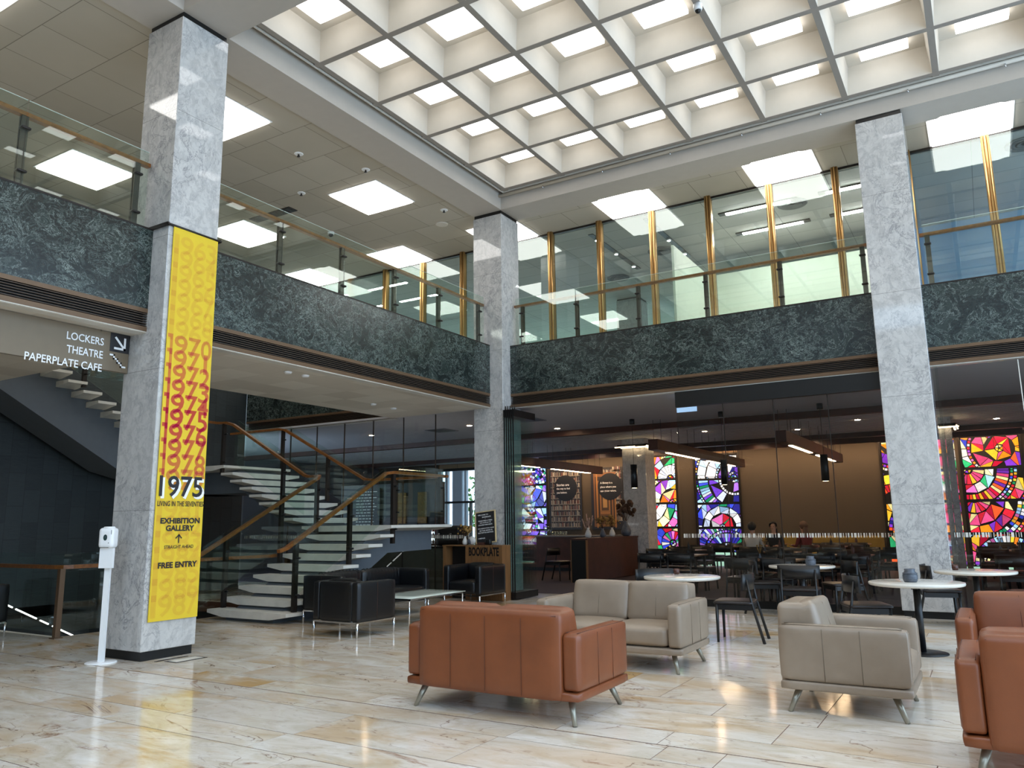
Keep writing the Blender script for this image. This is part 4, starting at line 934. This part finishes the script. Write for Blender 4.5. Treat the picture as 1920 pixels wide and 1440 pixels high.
# banquette along the back wall
t = thing('banquette', 'mustard upholstered banquette along the cafe back wall', 'bench', (3.5, 11.6, 0)); B().box(-2.0, 1.9, -.2, .38, .02, .4).done('base', 'brownwood', t); B().rbox(-2.0, 1.9, -.25, .2, .38, .47, .04, 4).done('seat', 'mustard', t)
for k in range(4): B().rbox(-2.0+.975*k+.01, -2.0+.975*(k+1)-.01, .22, .37, .5, .93, .04, 5).done('back_cushion', 'mustard', t)
# ================================================================== LOUNGE SEATING
def lounge(label, cat, loc, rz, W_, skin, seam, nseat, name, grp):
    """faces local +y"""
    t = thing(name, label, cat, loc, rz, grp); h = W_/2; aw = .135; inn = h-aw
    B().rbox(-h, h, -.45, .46, .165, .24, .028, 7).done('base_rail', skin, t)
    for s_ in (-1, 1):
        a = B().rbox(*sorted((s_*h, s_*inn)), -.44, .455, .238, .64, .032, 9, .006).done('arm', skin, t)
        q = B()
        for y in (-.12, .14): q.tube([(s_*(h+.0055), y, .245), (s_*(h+.0065), y, .44), (s_*(h+.004), y, .62)], .0022, 4)
        for x in (inn+.028, h-.02): q.tube([(s_*x, -.41, .6405), (s_*x, .42, .6405)], .003, 4)
        q.done('stitching', seam, a)
    bk = B().rbox(-inn-.002, inn+.002, -.47, -.21, .168, .785, .035, 10, .004).done('back', skin, t)
    q = B()
    for k in range(1, 2*nseat): q.tube([(-inn+2*inn*k/(2*nseat), -.4785+.001*abs(k-nseat), z) for z in (.19, .3, .5, .66, .735)], .0022, 4)
    q.tube([(-inn+.03, -.462, .757), (inn-.03, -.462, .757)], .0028, 4)
    q.done('stitching', seam, bk)
    for k in range(nseat):
        x0, x1 = -inn+2*inn*k/nseat+.004, -inn+2*inn*(k+1)/nseat-.004
        B().rbox(x0, x1, -.2, .45, .242, .42, .04, 8, .018).done('seat_cushion', skin, t)
        c = B().rbox(x0, x1, -.09, .10, 0, .405, .04, 9, .012).done('back_cushion', skin, t); c.location = (0, -.2, .39); c.rotation_euler = (math.radians(13), 0, 0)
        B().tube([((x0+x1)/2, .108, .05), ((x0+x1)/2, .113, .2), ((x0+x1)/2, .104, .37)], .0022, 4).done('stitching', seam, c)
    for sx_ in (-1, 1):
        for sy_ in (-1, 1):
            B().tube([(sx_*(h-.12), sy_*.33, .17), (sx_*(h-.06), sy_*.40, 0)], .027, 10, True, .017).done('leg', 'legm', t)
    return t
G1 = 'leather lounge seats in the middle of the foyer'
lounge('tan leather two seat sofa seen from behind in the foreground', 'sofa', (4.632, -7.335, 0), 0, 1.545, 'orange', 'seam', 2, 'leather_sofa', G1)
lounge('beige leather two seat sofa facing the back of the tan sofa', 'sofa', (4.62, -5.16, 0), PI, 1.57, 'beige', 'seamb', 2, 'leather_sofa', G1)
lounge('beige leather armchair seen side on, right of the sofas', 'armchair', (6.97, -6.155, 0), -PI/2, .93, 'beige', 'seamb', 1, 'leather_armchair', G1)
lounge('tan leather armchair with its back to the camera, cut by the right edge', 'armchair', (8.215, -7.29, 0), 0, .93, 'orange', 'seam', 1, 'leather_armchair', G1)
lounge('tan leather armchair facing the camera behind the other one at right edge', 'armchair', (8.15, -5.2, 0), PI, .93, 'orange', 'seam', 1, 'leather_armchair', G1)
def boxseat(label, cat, loc, rz, W_, D_, name, nseat, ribs=False):
    t = thing(name, label, cat, loc, rz, 'black leather lounge set by the stairs'); h, d = W_/2, D_/2; a = .11
    for s_ in (-1, 1): 
        p = B().rbox(*sorted((s_*h, s_*(h-a))), -d, d, .2, .7, .022, 7, .003).done('arm', 'blackl', t)
        B().tube([(s_*(h+.002), 0, .21), (s_*(h+.004), 0, .69)], .002, 4).done('stitching', 'seam', p)
    B().rbox(-h+a, h-a, -d, -d+a, .2, .7, .022, 7, .003).done('back', 'blackl', t)
    for k in range(nseat):
        x0, x1 = -h+a+(W_-2*a)*k/nseat+.003, -h+a+(W_-2*a)*(k+1)/nseat-.003
        B().rbox(x0, x1, -d+a+.1, d-.01, .22, .43, .035, 7, .015).done('seat_cushion', 'blackl', t)
        c = B().rbox(x0, x1, -d+a, -d+a+.14, .4, .715, .05, 7, .015).done('back_cushion', 'blackl', t)
        if ribs:
            q = B()
            for j in range(1, 12): q.tube([(x0+(x1-x0)*j/12, -d+a+.02, .715), (x0+(x1-x0)*j/12, -d+a+.07, .735), (x0+(x1-x0)*j/12, -d+a+.14, .69), (x0+(x1-x0)*j/12+.01, -d+a+.158, .5)], .006, 5)
            q.done('pleats', 'blackl', c)
    f = B()
    for s_ in (-1, 1): f.box(*sorted((s_*h, s_*(h-.02))), -d, d, .18, .2); f.box(-h, h, *sorted((s_*d, s_*(d-.02))), .18, .2)
    f.done('frame', 'chrome', t)
    for sx_ in (-1, 1):
        for sy_ in (-1, 1): B().tube([(sx_*(h-.016), sy_*(d-.016), .19), (sx_*(h-.016), sy_*(d-.016), 0)], .022, 8, True, .009).done('leg', 'chrome', t)
boxseat('black leather armchair with its back to the camera, nearest of the black set', 'armchair', (.60, -4.82, 0), math.radians(-1), .80, .74, 'black_armchair', 1)
boxseat('long black leather sofa with pleated back beside the stairs', 'sofa', (-.49, -3.28, 0), -PI/2, 2.12, .76, 'black_sofa', 2, True)
boxseat('black leather armchair facing the camera in front of the reception desk', 'armchair', (-.03, -.98, 0), PI, .78, .86, 'black_armchair', 1)
boxseat('black armchair cut by the left edge of the photo', 'armchair', (-3.93, -7.50, 0), math.radians(180), .76, .74, 'black_armchair', 1)
t = thing('coffee_table', 'low glass topped coffee table with thin chrome legs', 'coffee table', (.64, -3.5, 0))
B().rbox(-.39, .39, -.68, .68, .405, .42, .006, 3).done('glass_top', 'tealglass', t); f = B()
for s_ in (-1, 1): f.box(*sorted((s_*.37, s_*.35)), -.66, .66, .385, .405); f.box(-.37, .37, *sorted((s_*.66, s_*.64)), .385, .405)
f.done('frame', 'chrome', t)
for sx_ in (-1, 1):
    for sy_ in (-1, 1): B().tube([(sx_*.355, sy_*.645, .4), (sx_*.355, sy_*.645, 0)], .013, 8).done('leg', 'chrome', t)
# ================================================================== ROUND TABLES, CHAIRS
rt0 = None
for x, y, lb in ((4.62, -3.25, 'round white stone table behind the beige sofa'), (5.52, -.45, 'round white stone table set nearest the cafe glass, left of the right column'), (7.255, -3.27, 'round white stone table in front of the right column'), (7.78, -1.05, 'round white stone table beside the right edge of the right column')):
    if rt0 is None:
        rt0 = thing('round_table', lb, 'table', (x, y, 0), 0, 'round white tables outside the cafe')
        B().lathe([(.44, .705), (.468, .712), (.475, .725), (.472, .742), (.462, .745), (0, .745)], n=56).done('tabletop', 'wtable', rt0)
        B().tube([(0, 0, .02), (0, 0, .70)], .038, 14).done('pole', 'cblack', rt0); B().lathe([(.25, 0), (.25, .012), (.05, .022), (0, .022)], n=36).done('base', 'cblack', rt0)
        bb = B(); bb.box(-.3, .3, -.03, .03, .685, .705).box(-.03, .03, -.3, .3, .685, .705); bb.done('spider', 'cblack', rt0)
    else: dup(rt0, (x, y, 0), 0, lb)
def chair_proto(label):
    t = thing('cafe_chair', label, 'chair', (0, 0, 0), 0, 'black timber chairs outside the cafe')   # faces local +y
    B().rbox(-.25, .25, -.21, .25, .435, .475, .018, 7, .008).done('seat', 'cseat', t)
    f = B()
    f.box(-.225, .225, .2, .225, .375, .435).box(-.225, .225, -.2, -.175, .375, .435).box(-.24, -.215, -.2, .22, .375, .435).box(.215, .24, -.2, .22, .375, .435); f.done('seat_frame', 'cblack', t)
    for s_ in (-1, 1):
        B().tube([(s_*.228, .21, .44), (s_*.222, .215, 0)], .021, 8, True, .015).done('leg', 'cblack', t)
        B().tube([(s_*.225, -.315, 0), (s_*.23, -.20, .44), (s_*.225, -.15, .73)], .019, 8, True, .012).done('rear_leg', 'cblack', t)
    b_ = B(); n = 10; A, C = [], []
    ring = []
    for k in range(n+1):
        a = -1+2*k/n; x = .285*a; y = -.19+.09*a*a
        ring.append([b_.bm.verts.new((x, y+d, z)) for d, z in ((-.012, .605), (.010, .605), (.0, .79), (-.018, .79))])
    for p, q in zip(ring, ring[1:]):
        for k in range(4): f_ = b_.bm.faces.new((p[k], p[(k+1) % 4], q[(k+1) % 4], q[k])); f_.smooth = k in (1, 3)
    b_.bm.faces.new(ring[0][::-1]); b_.bm.faces.new(ring[-1]); b_.done('backrest', 'cblack', t)
    return t
CH = None
def chair(x, y, deg, label, group='black timber chairs outside the cafe'):
    global CH
    if CH is None: CH = chair_proto(label); CH.location = (x, y, 0); CH.rotation_euler = (0, 0, math.radians(deg)); return CH
    return dup(CH, (x, y, 0), math.radians(deg), label, group)
chair(5.28, -3.17, 97, 'black chair side on between the beige sofa and the beige armchair')
chair(4.12, -2.75, -130, 'black chair half hidden behind the beige sofa at its round table')
chair(4.86, -.12, -72, 'black chair facing right at the left of the table nearest the glass')
chair(5.62, -1.12, 4, 'black chair with its backrest to the camera at the table nearest the glass')
chair(6.02, .02, 120, 'black chair at the right of the table nearest the glass')
chair(6.68, -3.0, -68, 'black chair left of the round table in front of the right column')
chair(7.32, -.62, -80, 'black chair against the right column at the far round table')
chair(8.42, -.55, 110, 'black chair at the right edge beyond the far round table')
# things on the round tables
def jar(x, y, z, lab):
    t = thing('ceramic_jar', lab, 'jar', (x, y, z), 0, 'grey ceramic jars on the round tables'); B().lathe([(.06, 0), (.072, .02), (.075, .07), (.06, .105), (.052, .115), (.055, .14), (.045, .14), (.042, .115)], n=24).done('body', 'greyceramic', t)
    bb = B()
    for z_ in (.03, .05, .07, .088): bb.lathe([(.073, z_), (.0765, z_+.005), (.072, z_+.01)], n=20)
    bb.done('ridges', 'greyceramic', t)
jar(7.21, -3.33, .745, 'ridged grey ceramic jar on the round table in front of the right column'); jar(5.67, -.53, .745, 'ridged grey ceramic jar on the table nearest the glass')
for x, y, lb in ((4.45, -2.95, 'small dark votive glass on the table behind the beige sofa'), (7.56, -1.0, 'small dark votive glass on the table by the right edge')):
    t = thing('votive_holder', lb, 'candle holder', (x, y, .745), 0, 'votive glasses on the round tables'); B().lathe([(.035, 0), (.042, .03), (.038, .07), (.033, .07), (.034, .01)], n=18).done('glass', 'seat2', t); B().lathe([(.03, .008), (.03, .03), (0, .03)], n=14).done('candle', 'wtable', t)
# ---- tables and chairs inside the cafe
tb0 = None; GC = 'dark chairs among the cafe tables'
CT = [(4.62, 1.35, 'just inside the closed glass'), (2.4, 2.9, 'just inside the open front'), (5.5, 3.5, 'second behind the closed glass'), (3.9, 4.75, 'under the centre timber beam'), (1.6, 5.4, 'closest to the bar'), (5.9, 5.6, 'third behind the closed glass'), (3.36, 7.0, 'mid room before the blue window'), (1.7, 8.2, 'nearest the blue stained glass'), (4.3, 8.5, 'nearest the mustard banquette middle'), (2.45, 10.35, 'under the seated people'), (4.6, 10.7, 'at the banquette right end'), (8.6, 3.2, 'just right of the right column'), (8.3, 6.4, 'middle right of the right column'), (8.5, 9.6, 'nearest the red stained glass')]
for k, (x, y, d) in enumerate(CT):
    lb = 'timber topped cafe table '+d
    if tb0 is None:
        tb0 = thing('cafe_table', lb, 'table', (x, y, .004), 0, 'timber tables in the cafe'); B().rbox(-.55, .55, -.36, .36, .71, .742, .008, 3).done('tabletop', 'wtop', tb0)
        for sx_ in (-1, 1):
            for sy_ in (-1, 1): B().box(*sorted((sx_*.5, sx_*.46)), *sorted((sy_*.32, sy_*.28)), 0, .71).done('leg', 'cblack', tb0)
    else: dup(tb0, (x, y, .004), 0, lb)
    if k in (9, 10): spots = ((-.3, -.62, 0), (.3, -.62, 0))
    else: spots = ((-.3, -.6, 0), (.31, -.62, 3), (-.3, .62, 180), (.31, .6, 177))
    if k == 6: spots = ((-.3, -.6, 0), (.31, -.62, 3), (-.06, .62, 180))
    if k == 8: spots = ((-.28, -.6, 55), (.34, -.62, 3), (-.3, .62, 180), (.31, .6, 177))
    sd = (('near left', 'near right') if len(spots) == 2 else ('near left', 'near right', 'far left', 'far right'))
    for (dx, dy, a), q in zip(spots, sd):
        if k == 9 and q == 'near left' and False: continue
        c_ = chair(x+dx, y+dy, a, f'black chair at the {q} of the cafe table {d}', GC); c_.location.z = .004
    if k % 2 == 0:
        t = thing('table_bottle', 'small bottle standing on the table '+d, 'bottle', (x+.2, y+.05, .746), 0, 'bottles on the cafe tables'); B().lathe([(.03, 0), (.034, .02), (.034, .11), (.012, .15), (.012, .19), (0, .19)], n=14).done('body', ['cblack', 'brownwood'][k % 4 // 2], t)
    if k % 3 == 0:
        t = thing('bud_vase', 'little vase with dried sprig on the table '+d, 'vase', (x-.15, y, .746), 0, 'bud vases on the cafe tables'); B().lathe([(.02, 0), (.03, .03), (.012, .07), (.015, .09)], n=14).done('vase', 'greyceramic', t)
        bb = B()
        for q in range(5): bb.tube([(0, 0, .07), (.03*math.cos(q*1.3), .03*math.sin(q*1.3), .16), (.05*math.cos(q*1.3), .05*math.sin(q*1.3), .23)], .004, 4); bb.ball((.05*math.cos(q*1.3), .05*math.sin(q*1.3), .23), .014, 5)
        bb.done('sprig', 'dried', t)
st_ = thing('bar_stool', 'dark high backed chair at the black end of the bar', 'chair', (-1.38, 4.75, .004), math.radians(-95)); sr = st_
for ch in list(CH.children):
    c = ch.copy(); COL.objects.link(c); c.parent = st_
# ================================================================== PEOPLE
def person(label, loc, rz, top, hair, longhair, lean=0, sleeve=True):
    """seated, faces local +y; seat height .46"""
    t = thing('person', label, 'person', loc, rz)
    J = dict(pel=(0, 0, .55), wai=(0, -.01, .70), che=(0, .0+lean, .93), nec=(0, .01+lean, 1.09), hd=(0, .03+lean, 1.17), top=(0, .035+lean, 1.335))
    V, E_, R_ = [], [], []
    def add(p, r, par=None):
        V.append(p); R_.append(r)
        if par is not None: E_.append((par, len(V)-1))
        return len(V)-1
    pel = add(J['pel'], (.15, .12)); wai = add(J['wai'], (.135, .105), pel); che = add(J['che'], (.165, .115), wai); nec0 = add((0, lean, 1.03), (.10, .08), che); nec = add(J['nec'], (.052, .055), nec0)
    hd = add(J['hd'], (.066, .075), nec); h2 = add((0, .035+lean, 1.25), (.078, .095), hd); add(J['top'], (.05, .06), h2)
    for s in (-1, 1):
        sh = add((s*.175, lean, 1.0), (.06, .06), che); el = add((s*.225, .06+lean, .76), (.045, .045), sh); wr = add((s*.13, .30+lean, .775), (.028, .028), el); add((s*.10, .37+lean, .775), (.03, .018), wr)
        hp = add((s*.10, .02, .53), (.095, .09), pel); kn = add((s*.13, .43, .52), (.062, .062), hp); an = add((s*.13, .40, .10), (.04, .04), kn); add((s*.14, .53, .045), (.035, .03), an)
    me = bpy.data.meshes.new('body'); me.from_pydata(V, E_, []); o = bpy.data.objects.new('body', me); COL.objects.link(o)
    m = o.modifiers.new('skin', 'SKIN'); o.modifiers.new('sub', 'SUBSURF').levels = 1
    sv = me.skin_vertices[0].data
    for k, r in enumerate(R_): sv[k].radius = r
    sv[0].use_root = True
    dg = bpy.context.evaluated_depsgraph_get(); m2 = bpy.data.meshes.new_from_object(o.evaluated_get(dg)); bpy.data.objects.remove(o)
    m2.materials.clear()
    for k in ('skin', top, 'trousers'): m2.materials.append(M[k])
    for p in m2.polygons:
        c = p.center; p.use_smooth = True
        hand = c.y > .27+lean and .7 < c.z < .85
        p.material_index = 0 if (c.z > 1.07 or hand) else (1 if c.z > .60 else 2)
    bd = bpy.data.objects.new('body', m2); COL.objects.link(bd); bd.parent = t
    b_ = B()
    b_.ball((0, .015+lean, 1.27), (.102, .118, .112), 14)
    bmesh.ops.delete(b_.bm, geom=[v for v in b_.bm.verts if v.co.y > .07+lean and v.co.z < 1.31], context='VERTS')
    if longhair: b_.ball((0, -.05+lean, 1.13), (.085, .05, .17), 10)
    b_.done('hair', hair, t)
    f = B(); f.ball((0, .135+lean, 1.225), (.012, .018, .02), 6); f.ball((-.08, .03+lean, 1.225), (.01, .02, .028), 6); f.ball((.08, .03+lean, 1.225), (.01, .02, .028), 6); f.done('nose_and_ears', 'skin', t)
    e = B(); e.ball((-.03, .122+lean, 1.25), (.012, .008, .007), 6); e.ball((.03, .122+lean, 1.25), (.012, .008, .007), 6); e.box(-.022, .022, .125+lean, .13+lean, 1.185, 1.19); e.done('eyes_and_mouth', 'hair', t)
    for s in (-1, 1):
        hb = B()
        for k, (dx, ln) in enumerate(((-.024, .062), (-.008, .07), (.008, .066), (.024, .05))):
            x0 = s*.10+dx; hb.tube([(x0, .375+lean, .775), (x0, .375+ln*.6+lean, .782), (x0, .375+ln+lean, .768)], .0085, 6, True, .006)
        hb.tube([(s*.10-s*.03, .34+lean, .775), (s*.10-s*.055, .375+lean, .77)], .01, 6); hb.done('fingers', 'skin', t)
        sh = B().rbox(s*.135-.045, s*.135+.045, .34, .58, 0, .085, .035, 4).done('shoe', 'cblack', t)
    return t
person('person in a white shirt seated with their back to the camera in the cafe', (3.08, 6.37, .004), 0, 'shirt', 'hair', False, .02)
person('dark haired person in black seated facing the one in the white shirt', (3.30, 7.66, .004), PI, 'blacktop', 'hair', True)
person('long haired person in a red top seated alone before the mustard banquette', (4.0, 7.86, .004), math.radians(55), 'redtop', 'hairb', True)
